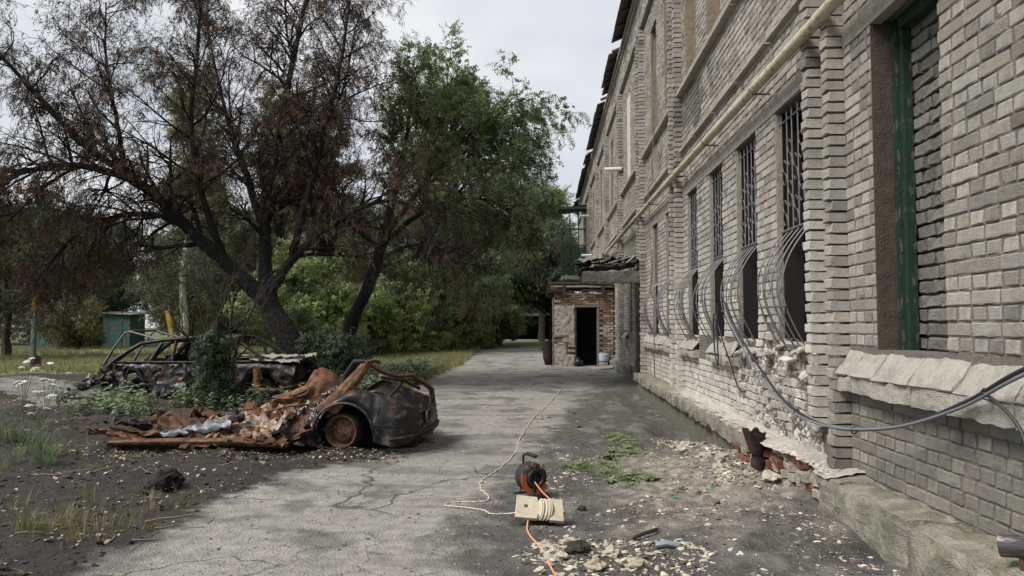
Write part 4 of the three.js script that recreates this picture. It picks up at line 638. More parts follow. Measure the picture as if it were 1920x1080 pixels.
  obj('hanging_strap', new MB().tube([v3(x(-2.08), 1.0, z(8.6)), v3(x(-2.25), 0.98, z(8.7)), v3(x(-2.38), 0.82, z(8.75)), v3(x(-2.44), 0.6, z(8.7)), v3(x(-2.42), 0.5, z(8.65))], [0.02, 0.045, 0.035, 0.04, 0.02], 6, true).geo(), charM, t);
  // wheel: bare rim with charred rubber
  const wh = new THREE.Group(); wh.name = 'wheel'; t.add(wh); wh.position.set(x(-2.31), 0.215, z(8.42)); wh.rotation.set(0, -0.18, 0);
  const lathe = (pts, n = 32) => new THREE.LatheGeometry(pts.map(([a, b]) => new THREE.Vector2(a, b)), n).rotateX(Math.PI / 2);
  obj('rim', lathe([[0.001, 0.03], [0.05, 0.035], [0.06, 0.02], [0.10, 0.03], [0.125, 0.0], [0.15, -0.02], [0.165, 0.06], [0.185, 0.07], [0.19, 0.05], [0.17, 0.0], [0.17, -0.12], [0.19, -0.14]]), rustM, wh);
  obj('tyre', lathe([[0.19, 0.055], [0.205, 0.045], [0.212, 0.0], [0.212, -0.1], [0.2, -0.13], [0.175, -0.12]]), charM, wh); const holes = new MB(); for (let k = 0; k < 8; k++) { const a = k * 0.785; holes.tube([v3(Math.cos(a) * 0.105, Math.sin(a) * 0.105, 0.02), v3(Math.cos(a) * 0.105, Math.sin(a) * 0.105, 0.031)], 0.014, 8, true); } for (let k = 0; k < 4; k++) { const a = k * 1.57 + 0.4; holes.tube([v3(Math.cos(a) * 0.04, Math.sin(a) * 0.04, 0.02), v3(Math.cos(a) * 0.04, Math.sin(a) * 0.04, 0.045)], 0.009, 6, true); } obj('wheel_bolts', holes.geo(0.6), charM, wh);
  // flattened front: floor, folded panels, rails, curled wing
  const S = (n, w, d, sx, y, D, seed, amp, rx, ry, rz, m, tear) => sheetPart(n, t, w, d, x(sx), y, z(D), seed, amp, rx, ry, rz, m, tear);
  S('floor_pan', 2.5, 1.3, -3.75, 0.13, 9.1, 1, 0.07, 0, 0.05, 0.02, rustM); S('floor_pan', 1.5, 1.2, -4.45, 0.12, 9.2, 2, 0.09, 0.02, -0.1, -0.04, burntDull);
  S('folded_panel', 0.85, 0.42, -4.86, 0.13, 8.55, 3, 0.05, 0.05, 0.1, -0.16, rustBright, 0.2); S('folded_panel', 0.7, 0.5, -4.55, 0.2, 9.15, 4, 0.07, 0.2, 0.6, -0.1, rustM, 0.2); S('folded_panel', 0.6, 0.4, -4.25, 0.22, 9.5, 5, 0.07, -0.3, 0.2, 0.2, rustM, 0.2);
  S('folded_panel', 0.8, 0.5, -3.55, 0.26, 8.65, 6, 0.07, 0.35, 0.3, 0.05, ashRust, 0.2); S('folded_panel', 0.55, 0.45, -3.25, 0.26, 8.5, 7, 0.08, 0.45, -0.4, 0.2, ashRust, 0.2); S('folded_panel', 0.75, 0.4, -3.4, 0.34, 9.1, 8, 0.09, 0.5, 0.5, -0.2, rustBright, 0.2); S('folded_panel', 0.5, 0.4, -2.95, 0.2, 8.45, 9, 0.09, 0.5, 0.2, 0.3, rustM, 0.25); S('folded_panel', 0.55, 0.3, -3.1, 0.12, 8.3, 10, 0.06, 0.3, -0.2, 0, rustBright, 0.3); S('folded_panel', 0.45, 0.36, -2.78, 0.14, 8.4, 11, 0.08, 0.5, 0.5, -0.4, burntDull, 0.25); S('folded_panel', 0.7, 0.35, -3.75, 0.14, 8.35, 17, 0.06, 0.3, 0.1, 0.05, rustM, 0.25);
  S('floor_pan', 0.8, 0.8, -2.9, 0.38, 9.15, 12, 0.06, 0.15, 0.1, 0.28, ashM, 0.1);
  const wing = new MB(); wing.sheet(34, 14, (u, v) => { const s = lerp(-3.32, -2.46, u), yt = pw([[0, 0.56], [0.2, 0.6], [0.42, 0.68], [0.52, 0.86], [0.64, 0.90], [0.8, 0.80], [1, 0.55]], u), yb = pw([[0, 0.44], [0.2, 0.45], [0.5, 0.52], [0.75, 0.5], [1, 0.4]], u), y = lerp(yb, yt, v); return [x(s), y, z(9.05) + 0.12 * Math.sin(v * 2.6 + u) - 0.18 * sm(0.4, 0.9, u) * v + 0.025 * N2(u * 6, v * 4), s, y]; }); obj('curled_wing', wing.geo(), rustBright, t);
  const leaf = new MB(); leaf.sheet(16, 14, (u, v) => { const a = [-2.95, 0.4], s = lerp(-2.92, -2.45, u), y = lerp(0.1, pw([[0, 0.42], [0.5, 0.58], [1, 0.66]], u), v); return [x(s), y + 0.02 * N2(u * 5, v * 5), z(8.62) - 0.25 * v + 0.05 * N2(u * 3, v * 3 + 9), s, y]; }); obj('inner_panel', leaf.geo(0.6), rustM, t);
  const fen = new MB(); fen.sheet(26, 10, (u, v) => { const s = lerp(-4.52, -3.6, u), r = lerp(0.04, 0.11, sm(0, 0.9, u)), a = lerp(-0.4, 3.0, v), y0 = lerp(0.13, 0.27, u); return [x(s), y0 + r * Math.sin(a) * (0.75 + 0.25 * N2(u * 9, v * 2)) + 0.03 * N2(u * 6, v * 2.5), z(8.5) + r * Math.cos(a) * 1.2, s, v * 0.3]; }); const fq = obj('bare_steel_wing', fen.geo(), steelM, t); fq.userData.label = 'bare blue-grey steel wing strip on top of the rust'; obj('wing_end', rock(0.1, 4.2, 2, 0.9).translate(x(-3.6), 0.36, z(8.52)), burntM, fq);
  obj('sill_rail', new MB().tube([v3(x(-4.98), 0.08, z(8.32)), v3(x(-4.3), 0.10, z(8.28)), v3(x(-3.5), 0.11, z(8.25)), v3(x(-2.9), 0.08, z(8.22))], [0.03, 0.045, 0.05, 0.035], 7, true).geo(), rustM, t); obj('sill_rail', new MB().tube([v3(x(-5.05), 0.05, z(8.42)), v3(x(-4.2), 0.04, z(8.36)), v3(x(-3.3), 0.05, z(8.34))], 0.035, 7, true).geo(), charM, t);
  for (const [a, b] of [[[-3.3, 0.4, 8.7], [-2.8, 0.46, 8.9]], [[-3.9, 0.34, 8.8], [-3.3, 0.42, 9.0]], [[-2.95, 0.05, 8.2], [-2.62, 0.26, 8.35]]]) obj('bent_rod', new MB().tube([v3(x(a[0]), a[1], z(a[2])), v3(x((a[0] + b[0]) / 2), (a[1] + b[1]) / 2 + 0.03, z(a[2])), v3(x(b[0]), b[1], z(b[2]))], 0.012, 5, true).geo(), rustM, t);
  const R = rng(41), gm = [], gc = []; for (let k = 0; k < 1500; k++) { const s = -3.15 + R() * 0.75, D = 8.55 + R() * 0.75; gm.push(M4(x(s), 0.36 + 0.28 * sm(-3.1, -2.5, s) - 0.3 * sm(9.0, 8.5, D) + 0.03 * R(), z(D), R() * 6, R() * 6, R() * 6, 0.006 + 0.016 * R(), 0.006, 0.006 + 0.016 * R())); const q = R(); gc.push(q < 0.55 ? C(0.04, 0.04, 0.042) : q < 0.85 ? C(0.35, 0.33, 0.3) : C(0.7, 0.7, 0.68)); } inst('ash_and_glass', rock(1, 2.2, 0, 0.7), mat(0xffffff, { roughness: 0.6 }), gm, gc, t);
}
{
  // burnt hatchback behind, side on, tail to the left with its tailgate frame raised
  const X0 = -6.8, D0 = 14.9, t = thing('burnt_hatchback', 'burnt-out hatchback shell with its tailgate frame raised, behind the ivy stump', 'car', X0, gy(-6.8, 14.9) - 0.03, D0), x = (s) => s - X0, z = (D) => D0 - D;
  const top = [[-8.74, 0.52], [-8.6, 0.60], [-8.4, 0.70], [-7.0, 0.69], [-6.2, 0.71], [-5.6, 0.72], [-4.85, 0.64]].map(([s, y]) => [x(s), y]), bot = [[-8.74, 0.3], [-8.4, 0.14], [-5.5, 0.12], [-4.85, 0.3]].map(([s, y]) => [x(s), y]);
  for (const side of [0, 1]) {
    const Dn = side ? 15.6 : 14.2, k = side ? -1 : 1, m = side ? burntDull : burntM;
    obj('body_side', bodySide(x(-8.74), x(-4.85), top, bot, [[x(-8.02), 0.17, 0.33], [x(-5.52), 0.17, 0.33]], (s, y, v) => z(Dn) + k * (0.06 * Math.sin(Math.PI * clamp(v)) - 0.15 * sm(x(-8.3), x(-8.8), s)) + 0.035 * N2(s * 2.5, y * 4 + side * 9) + 0.012 * N2(s * 9, y * 9), 80), m, t);
    const bar = (name, pts, r) => obj(name, new MB().tube(pts.map(([s, y, d]) => v3(x(s), y, z(Dn + k * (d ?? 0)))), r, 7, true).geo(), m, t);
    bar('roof_rail', [[-7.98, 1.07, 0.1], [-7.6, 1.13, 0.12], [-6.93, 1.19, 0.13], [-6.5, 1.2, 0.13], [-6.14, 1.18, 0.12]], 0.038); bar('pillar', [[-7.98, 1.07, 0.1], [-8.25, 0.9, 0.06], [-8.42, 0.76, 0.02], [-8.7, 0.52, 0.04]], [0.035, 0.05, 0.065, 0.07]); bar('pillar', [[-6.15, 1.18, 0.12], [-5.9, 1.05, 0.08], [-5.56, 0.82, 0.02], [-5.5, 0.72, 0]], [0.03, 0.032, 0.035, 0.05]);
    bar('pillar', [[-7.56, 1.08, 0.12], [-7.66, 0.9, 0.08], [-7.78, 0.66, 0.02]], [0.035, 0.045, 0.055]); bar('pillar', [[-7.28, 1.12, 0.12], [-7.3, 0.9, 0.07], [-7.31, 0.68, 0.03]], [0.028, 0.03, 0.04]); bar('pillar', [[-7.05, 1.15, 0.2], [-7.25, 0.92, 0.2], [-7.48, 0.7, 0.2]], [0.05, 0.055, 0.06]); bar('belt_rail', [[-8.42, 0.71, 0], [-7.5, 0.71, -0.01], [-6.5, 0.71, 0], [-5.55, 0.73, 0]], 0.026);
    const w = new THREE.Group(); w.name = 'wheel'; t.add(w); w.position.set(x(-8.02), 0.2, z(Dn + k * 0.12)); const lathe = (pts) => new THREE.LatheGeometry(pts.map(([a, b]) => new THREE.Vector2(a, b)), 26).rotateX(Math.PI / 2); obj('rim', lathe([[0.001, 0.03], [0.06, 0.03], [0.12, 0.0], [0.16, 0.05], [0.19, 0.06], [0.18, -0.1]]), burntDull, w); const w2 = w.clone(); w2.position.x = x(-5.52); t.add(w2);
  }
  obj('roof', new MB().sheet(24, 14, (u, v) => { const s = lerp(-7.98, -6.14, u); return [x(s), pw([[-7.98, 1.07], [-7.4, 1.15], [-6.93, 1.19], [-6.14, 1.18]], s) + 0.05 * Math.sin(Math.PI * v) - 0.07 * Math.sin(Math.PI * v) * Math.sin(Math.PI * u) + 0.012 * N2(u * 5, v * 5), z(lerp(14.32, 15.48, v)), u * 1.5, v]; }).geo(), rustM, t);
  const gate = new THREE.Group(); gate.name = 'tailgate'; t.add(gate);
  for (const D of [14.38, 15.42]) obj('gate_rail', new MB().tube([v3(x(-8.76), 0.66, z(D)), v3(x(-8.6), 0.94, z(D)), v3(x(-8.36), 1.27, z(D)), v3(x(-8.28), 1.31, z(D)), v3(x(-8.0), 1.24, z(D)), v3(x(-7.68), 1.14, z(D))], [0.035, 0.022, 0.02, 0.02, 0.022, 0.026], 6, true).geo(), steelM, gate); obj('gate_bar', new MB().tube([v3(x(-8.29), 1.31, z(14.38)), v3(x(-8.29), 1.32, z(15.42))], 0.022, 6).tube([v3(x(-8.76), 0.66, z(14.38)), v3(x(-8.78), 0.64, z(15.42))], 0.05, 6, true).geo(), rustM, gate);
  const S = (n, w, d, sx, y, D, seed, amp, rx, ry, rz, m, tear) => sheetPart(n, t, w, d, x(sx), y, z(D), seed, amp, rx, ry, rz, m, tear);
  S('bonnet', 1.35, 1.25, -5.45, 0.80, 14.9, 21, 0.05, 0.02, 0, -0.07, ashM, 0.04); S('bonnet', 0.95, 0.3, -5.25, 0.76, 14.3, 22, 0.03, 0.25, 0, -0.05, ashM, 0.08); S('floor_pan', 3.2, 1.3, -6.9, 0.25, 14.9, 23, 0.05, 0, 0, 0, charM, 0.02);
  S('dashboard', 0.5, 1.1, -6.05, 0.66, 14.9, 24, 0.08, 0, 0.1, 0.1, burntDull); S('seat_frame', 0.6, 0.45, -6.7, 0.62, 14.6, 25, 0.07, 0, 0, 1.2, burntDull); S('seat_frame', 0.6, 0.45, -6.75, 0.62, 15.25, 26, 0.07, 0, 0, 1.2, burntDull); S('seat_frame', 0.5, 1.1, -7.55, 0.6, 14.9, 27, 0.07, 0, 0, 1.1, burntDull);
  S('hanging_panel', 0.7, 0.55, -7.25, 0.38, 14.05, 28, 0.06, 1.3, 0.1, 0.1, burntM, 0.15); S('hanging_panel', 0.5, 0.5, -8.35, 0.42, 14.05, 29, 0.09, 1.2, 0.3, 0.2, burntM, 0.2); S('torn_bumper', 0.9, 0.35, -8.95, 0.2, 14.1, 30, 0.08, 0.5, 0.2, 0.35, burntDull, 0.25); S('torn_bumper', 0.6, 0.4, -8.65, 0.34, 14.0, 31, 0.1, 0.9, 0.1, 0.2, burntM, 0.25);
  obj('bent_hose', new MB().tube([v3(x(-8.1), 0.2, z(13.95)), v3(x(-8.05), 0.55, z(13.98)), v3(x(-7.95), 0.64, z(13.98)), v3(x(-7.8), 0.5, z(13.96)), v3(x(-7.68), 0.25, z(13.95))], 0.02, 7).tube([v3(x(-8.4), 0.22, z(13.9)), v3(x(-7.6), 0.3, z(13.88)), v3(x(-7.2), 0.3, z(13.9))], 0.018, 6).geo(), charM, t);
  const fr = new MB(); fr.sheet(8, 12, (u, v) => [x(lerp(-5.62, -5.45, u)) + 0.03 * N2(v * 5, u), lerp(0.12, 0.62, v), z(14.05) + 0.05 * Math.sin(u * 3.1), u * 0.4, v]); obj('front_post', fr.geo(), rustBright, t); obj('front_bumper', new MB().tube([v3(x(-5.55), 0.2, z(14.05)), v3(x(-5.2), 0.17, z(14.0)), v3(x(-4.95), 0.22, z(14.2)), v3(x(-4.86), 0.26, z(14.9)), v3(x(-4.95), 0.22, z(15.5))], 0.05, 8, true).geo(), rustM, t); obj('engine_block', new MB().add(roughBox(0.5, 0.35, 0.55, 0.07, 0.05, 3, 7), M4(x(-5.2), 0.45, z(14.9))).geo(), burntDull, t);
}
// ---------------------------------------------------------------- trees and bushes
const barkTex = tex(256, 512, (u, v) => { const r = tn(u * 1, v * 0.35, 26, 300), n = tfbm(u, v, 8, 310, 4), b = 0.7 + 0.7 * r + 0.4 * n; return [b, b * 0.96, b * 0.92]; });
const burntBark = mat(C(0.018, 0.016, 0.015), { map: barkTex, bumpMap: barkTex, bumpScale: 0.02 }), brownBark = mat(C(0.075, 0.06, 0.048), { map: barkTex, bumpMap: barkTex, bumpScale: 0.02 }), twigMat = mat(C(0.042, 0.034, 0.03)), greyTwig = mat(C(0.11, 0.095, 0.085)), birchBark = mat(C(0.55, 0.54, 0.5), { map: barkTex });
const leafMat = phys(0xffffff, { transmission: 0.5, thickness: 0, roughness: 0.75 }), deadMat = phys(0xffffff, { transmission: 0.15, thickness: 0, roughness: 1 });
function sprig(n, len, lw, stem, seed, curl = 0.3) {         // a twig's worth of leaves, about as long as STEM, growing along +y
  const R = rng(seed), m = new MB();
  m.tube([v3(0, 0, 0), v3(0.02 * stem, stem * 0.5, 0.03 * stem), v3(0, stem, 0)], [0.003, 0.002, 0.001], 3);
  for (let k = 0; k < n; k++) {
    const a = k * 2.4 + R(), h = stem * (0.15 + 0.85 * (k + R() * 0.5) / n), e = 0.2 + R() * 0.9, l = len * (0.65 + 0.6 * R()), w = lw * (0.7 + 0.5 * R()), roll = (R() - 0.5) * 1.4;
    const dir = v3(Math.cos(a) * Math.cos(e), Math.sin(e) - curl, Math.sin(a) * Math.cos(e)).normalize(), side = v3(-Math.sin(a), roll * 0.5, Math.cos(a)).normalize(), up = v3().crossVectors(side, dir).normalize();
    const q = (s, t, u) => v3(dir.x * s * l + side.x * t * w + up.x * u * l, h + dir.y * s * l + side.y * t * w + up.y * u * l, dir.z * s * l + side.z * t * w + up.z * u * l);
    const P = [q(0, 0, 0), q(0.35, 0.5, 0.10), q(0.4, 0, 0.0), q(0.35, -0.5, 0.10), q(0.75, 0.36, 0.02 - curl * 0.2), q(0.75, -0.36, 0.02 - curl * 0.2), q(1.05, 0, -0.1 - curl * 0.4)], s = m.p.length / 3;
    P.forEach((p) => m.vert(p.x, p.y, p.z)); m.i.push(s, s + 1, s + 2, s, s + 2, s + 3, s + 1, s + 4, s + 2, s + 2, s + 5, s + 3, s + 2, s + 4, s + 6, s + 2, s + 6, s + 5);
  }
  return m.geo();
}
const SPR = { green: [1, 2, 3].map((s) => sprig(9, 0.075, 0.045, 0.26, s, 0.35)), dead: [4, 5, 6].map((s) => sprig(6, 0.065, 0.022, 0.22, s, 1.1)), maple: [7, 8].map((s) => sprig(8, 0.11, 0.085, 0.32, s, 0.4)), ivy: [9, 10].map((s) => sprig(7, 0.075, 0.07, 0.16, s, 0.5)) };
const randDir = (R, dir, spread) => { const v = v3(R() * 2 - 1, R() * 2 - 1, R() * 2 - 1).normalize(); return v3(dir.x, dir.y, dir.z).addScaledVector(v, spread).normalize(); };
// a wandering branch; children at the next level; tips collect places for leaves
function branch(mb, R, p, dir, len, r, lvl, opt, tips) {
  const steps = lvl >= opt.depth ? 3 : 5, pts = [p.clone()], rad = [r], d = dir.clone(), q = p.clone();
  for (let k = 1; k <= steps; k++) { d.x += (R() - 0.5) * opt.wander; d.z += (R() - 0.5) * opt.wander; d.y += (R() - 0.5) * opt.wander + opt.lift * (lvl > 1 ? 1 : 0.4) - opt.droop * (lvl / opt.depth) * (k / steps); d.normalize(); q.addScaledVector(d, len / steps); pts.push(q.clone()); rad.push(r * (1 - 0.75 * k / steps) + 0.0012); }
  (lvl >= opt.depth - 1 ? mb.fine : mb.main).tube(pts, rad, lvl >= 3 ? 3 : lvl === 2 ? 4 : 5);
  if (lvl >= opt.depth) { for (let k = 1; k <= steps; k++) if (R() < opt.leafy) tips.push([pts[k], d.clone()]); return; }
  const n = opt.kids[lvl] ?? 5;
  for (let k = 0; k < n; k++) { const f = 0.2 + 0.8 * (k + R()) / n, i = Math.min(steps - 1, Math.floor(f * steps)), at = pts[i].clone().lerp(pts[i + 1], f * steps - i), along = v3().subVectors(pts[i + 1], pts[i]).normalize(); branch(mb, R, at, randDir(R, along, opt.spread), len * (0.38 + 0.3 * R()), Math.max(0.0028, rad[i] * 0.55), lvl + 1, opt, tips); }
}
function limb(mb, pts, r0, r1, sides = 9) { const c = new THREE.CatmullRomCurve3(pts), n = Math.max(6, Math.round(c.getLength() / 0.22)), P = c.getPoints(n); P.forEach((p, k) => { const a = 0.04 * (1 - k / n); p.x += a * N3(p.y * 2, 3, k * 0.3); p.z += a * N3(p.y * 2, 9, k * 0.3); }); mb.tube(P, P.map((_, k) => lerp(r0, r1, Math.pow(k / n, 0.8)) * (1 + 0.12 * N2(k * 0.6, r0 * 40))), sides); return c; }
const leafSet = (name, R, tips, geos, material, colour, size, parent, hang = 0) => { geos.forEach((g, gi) => { const ms = [], cs = []; tips.forEach(([p, d], i) => { if (i % geos.length !== gi) return; const s = size * (0.7 + 0.6 * R()); const dd = v3(d.x, d.y - hang, d.z); if (dd.lengthSq() < 0.01) dd.set(0, -1, 0); dd.normalize(); const q = new THREE.Quaternion().setFromUnitVectors(v3(0, 1, 0), randDir(R, dd, 0.5)).multiply(new THREE.Quaternion().setFromAxisAngle(v3(0, 1, 0), R() * 6.28)); ms.push(new THREE.Matrix4().compose(p, q, v3(s, s, s))); cs.push(colour(p, R)); }); if (ms.length) inst(name, g, material, ms, cs, parent, 'stuff'); }); };

// the burnt tree: limbs bowed to the left, an upright middle and a right arm, crowded with dead twigs and brown leaves
function bareTree(name, label, base, D0, trunk, limbs, opt, barkM, twigM, seed) {
  const t = thing(name, label, 'tree', base[0], base[1], D0), R = rng(seed), o = v3(base[0], base[1], -D0), tips = [];
  const loc = ([x, y, D]) => V(x, y, D).sub(o);
  const tr = new MB(); limb(tr, trunk.p.map(loc), trunk.r[0], trunk.r[1], 14); for (let k = 0; k < 5; k++) { const a = k * 1.3; tr.tube([v3(Math.cos(a) * 0.1, 0.35, Math.sin(a) * 0.1), v3(Math.cos(a) * trunk.r[0] * 1.1, 0.06, Math.sin(a) * trunk.r[0] * 1.1), v3(Math.cos(a) * trunk.r[0] * 1.9, -0.08, Math.sin(a) * trunk.r[0] * 1.9)], [0.16, 0.12, 0.04], 7); } obj('trunk', tr.geo(), barkM, t);
  const fine = new MB(); limbs.forEach((l) => {
    const mb = { main: new MB(), fine }, c = limb(mb.main, l.p.map(loc), l.r[0], l.r[1]), n = Math.round(c.getLength() * (l.n ?? opt.perM));
    for (let k = 0; k < n; k++) { const f = lerp(l.from ?? 0.22, 1, (k + R()) / n), p = c.getPoint(f), d = c.getTangent(f); branch(mb, R, p, randDir(R, d, opt.spread).add(v3(0, opt.up * (l.up ?? 1), 0)).normalize(), (opt.len * (0.55 + 0.7 * R())) * lerp(1, 0.65, f), lerp(l.r[0], l.r[1], f) * 0.42 + 0.006, 1, { ...opt, droop: l.droop ?? opt.droop }, tips); }
    obj('limb', mb.main.geo(), barkM, t);
  });
  obj('twigs', fine.geo(), twigM, t).userData.kind = 'stuff';
  return { t, tips, R, o };
}
{
  const brown = (p, R) => { const k = R(); return k < 0.5 ? C(0.11 + 0.05 * R(), 0.062 + 0.02 * R(), 0.038) : k < 0.85 ? C(0.05, 0.036, 0.028) : C(0.14, 0.105, 0.06); };
  const T = bareTree('burnt_tree', 'large scorched leaning tree with dead brown leaves behind the burnt hatchback', [-5.4, 0.0], 16.5, { p: [[-5.38, -0.1, 16.5], [-5.45, 0.45, 16.5], [-5.8, 1.15, 16.5], [-6.25, 1.95, 16.5], [-6.4, 2.3, 16.5]], r: [0.29, 0.22] }, [
    { p: [[-6.2, 1.85, 16.5], [-7.07, 2.75, 16.3], [-7.83, 3.5, 16.0], [-8.47, 4.24, 15.7], [-9.11, 4.76, 15.5], [-9.75, 5.2, 15.3], [-10.6, 6.1, 15]], r: [0.2, 0.05], droop: 0.25 },
    { p: [[-8.9, 4.6, 15.6], [-9.9, 4.85, 15.2], [-10.7, 4.75, 15], [-11.7, 4.3, 14.8], [-12.4, 3.5, 14.6]], r: [0.09, 0.02], from: 0.1, droop: 0.75, up: -0.4, n: 6.5 },
    { p: [[-7.9, 3.55, 16], [-8.8, 3.95, 16.3], [-9.9, 3.95, 16.5], [-10.9, 3.5, 16.6], [-11.6, 2.8, 16.6]], r: [0.08, 0.02], from: 0.1, droop: 0.8, up: -0.5, n: 6.5 },
    { p: [[-6.35, 2.1, 16.5], [-6.4, 3.1, 16.6], [-6.47, 4.0, 16.7], [-6.37, 5.22, 16.9], [-6.1, 7.0, 17], [-5.9, 8.5, 17.2], [-5.6, 10.0, 17.2]], r: [0.19, 0.03], n: 4.6 },
    { p: [[-6.45, 3.5, 16.7], [-7.05, 4.9, 17.1], [-7.7, 6.2, 17.6], [-8.1, 7.4, 17.8], [-8.6, 9.2, 18]], r: [0.11, 0.02] },
    { p: [[-7.2, 2.9, 16.3], [-7.45, 4.0, 15.8], [-7.6, 5.6, 15.4], [-7.4, 7.4, 15.2], [-7.3, 9.2, 15.1]], r: [0.10, 0.02] },
    { p: [[-9.1, 4.76, 15.5], [-9.5, 6.0, 15.8], [-9.9, 7.4, 16.0], [-10.0, 8.8, 16.1]], r: [0.07, 0.015] },
    { p: [[-6.3, 2.1, 16.5], [-5.6, 3.0, 16.3], [-4.63, 3.72, 16.1], [-3.7, 4.15, 16.0], [-2.9, 4.1, 16.0]], r: [0.13, 0.02], droop: 0.5, n: 4 },
    { p: [[-5.7, 2.95, 16.3], [-5.2, 4.3, 15.9], [-4.75, 5.6, 15.6], [-4.35, 7.0, 15.3], [-4.1, 8.6, 15.2]], r: [0.09, 0.02] },
    { p: [[-6.37, 5.1, 16.9], [-5.6, 6.0, 17.3], [-5.0, 7.0, 17.6], [-4.7, 8.8, 17.8]], r: [0.07, 0.015] },
    { p: [[-9.9, 5.3, 15.2], [-11.0, 6.6, 15], [-12.0, 7.7, 14.8], [-12.8, 9.0, 14.6]], r: [0.06, 0.015] },
  ], { depth: 4, kids: [0, 6, 5, 4], wander: 0.42, lift: 0.05, droop: 0.3, spread: 0.95, len: 1.7, perM: 3.5, up: 0.15, leafy: 0.26 }, burntBark, twigMat, 501);
  leafSet('crown', T.R, T.tips, SPR.dead, deadMat, brown, 0.75, T.t, 1.2);
  const T2 = bareTree('scorched_tree', 'crooked tree, half scorched brown and half green, right of the leaning tree', [-4.94, 0.1], 18.5, { p: [[-4.94, 0.0, 18.5], [-4.97, 0.7, 18.5], [-4.9, 1.5, 18.5], [-4.5, 2.4, 18.5], [-4.2, 3.3, 18.5], [-4.07, 4.0, 18.5]], r: [0.2, 0.13] }, [
    { p: [[-4.1, 3.8, 18.5], [-3.76, 5.1, 18.6], [-3.57, 6.5, 18.8], [-3.5, 8.0, 19]], r: [0.12, 0.02] },
    { p: [[-4.1, 3.7, 18.5], [-3.02, 5.0, 18.3], [-2.34, 5.8, 18.1], [-1.5, 6.2, 18], [-0.9, 6.3, 18]], r: [0.08, 0.015], n: 5.5 },
    { p: [[-4.15, 3.5, 18.5], [-3.0, 4.3, 18.2], [-2.0, 4.5, 17.8], [-1.2, 4.4, 17.6], [-0.6, 3.9, 17.5]], r: [0.08, 0.015], droop: 0.7, up: -0.2, n: 4.6 },
    { p: [[-4.2, 3.4, 18.5], [-5.1, 4.1, 18.7], [-5.9, 4.8, 18.9], [-6.3, 5.9, 19]], r: [0.07, 0.015], n: 4 },
    { p: [[-3.7, 5.2, 18.6], [-2.8, 6.4, 19], [-2.2, 7.4, 19.3]], r: [0.06, 0.012], n: 6 },
    { p: [[-4.2, 3.1, 18.5], [-3.4, 3.4, 18.0], [-2.6, 3.3, 17.6], [-1.8, 2.6, 17.3]], r: [0.06, 0.012], droop: 0.9, up: -0.3, n: 3.6 },
  ], { depth: 4, kids: [0, 5, 4, 4], wander: 0.4, lift: 0.04, droop: 0.4, spread: 0.95, len: 1.6, perM: 3.8, up: 0.1, leafy: 0.5 }, burntBark, greyTwig, 502);
  const green = (p) => p.x + 4.9 - 4.94 > 0.9 && p.y > 3.4 ? sm(0.2, 2.6, p.x + (p.y - 4) * 0.35) : 0;
  const dry = [], fresh = []; T2.tips.forEach((q) => { const g = green(q[0]); if (T2.R() < g) fresh.push(q); else if (q[0].y > 4.2 && q[0].x < 2.2 ? T2.R() < 0.6 : T2.R() < 0.06) dry.push(q); });
  leafSet('crown', T2.R, dry, SPR.dead, deadMat, (p, R) => (R() < 0.6 ? C(0.15 + 0.05 * R(), 0.06, 0.03) : C(0.085, 0.06, 0.03)), 1.0, T2.t, 0.9);
  leafSet('crown', T2.R, fresh, SPR.green, leafMat, (p, R) => C(0.09 + 0.03 * R(), 0.13 + 0.04 * R(), 0.04), 0.75, T2.t, 0.2);
  // thin dead saplings beside the ivy stump and near the frame's left edge
  for (const [x, D, h, s, lab] of [[-5.95, 12.9, 2.7, 61, 'thin dead sapling with bare whips growing out of the ivy stump'], [-5.6, 13.2, 2.3, 62, 'spindly bare shoot just right of the ivy stump'], [-8.4, 19.5, 4.2, 63, 'slender dark dead sapling behind the burnt hatchback']]) {
    const S = bareTree('dead_sapling', lab, [x, 0.02], D, { p: [[x, -0.05, D], [x - 0.05, h * 0.3, D], [x + 0.06, h * 0.55, D]], r: [0.045, 0.03] }, [{ p: [[x + 0.02, h * 0.4, D], [x - 0.25, h * 0.75, D - 0.1], [x - 0.6, h * 1.05, D]], r: [0.025, 0.006] }, { p: [[x + 0.06, h * 0.5, D], [x + 0.3, h * 0.8, D + 0.1], [x + 0.75, h * 1.0, D]], r: [0.025, 0.006] }, { p: [[x - 0.02, h * 0.35, D], [x + 0.55, h * 0.55, D - 0.2], [x + 1.1, h * 0.62, D - 0.2]], r: [0.02, 0.005] }, { p: [[x, h * 0.3, D], [x - 0.5, h * 0.5, D], [x - 1.0, h * 0.75, D]], r: [0.022, 0.005] }], { depth: 3, kids: [0, 4, 3], wander: 0.35, lift: 0.08, droop: 0.15, spread: 0.8, len: 0.7, perM: 4, up: 0.2, leafy: 0 }, brownBark, twigMat, s);
  }
}
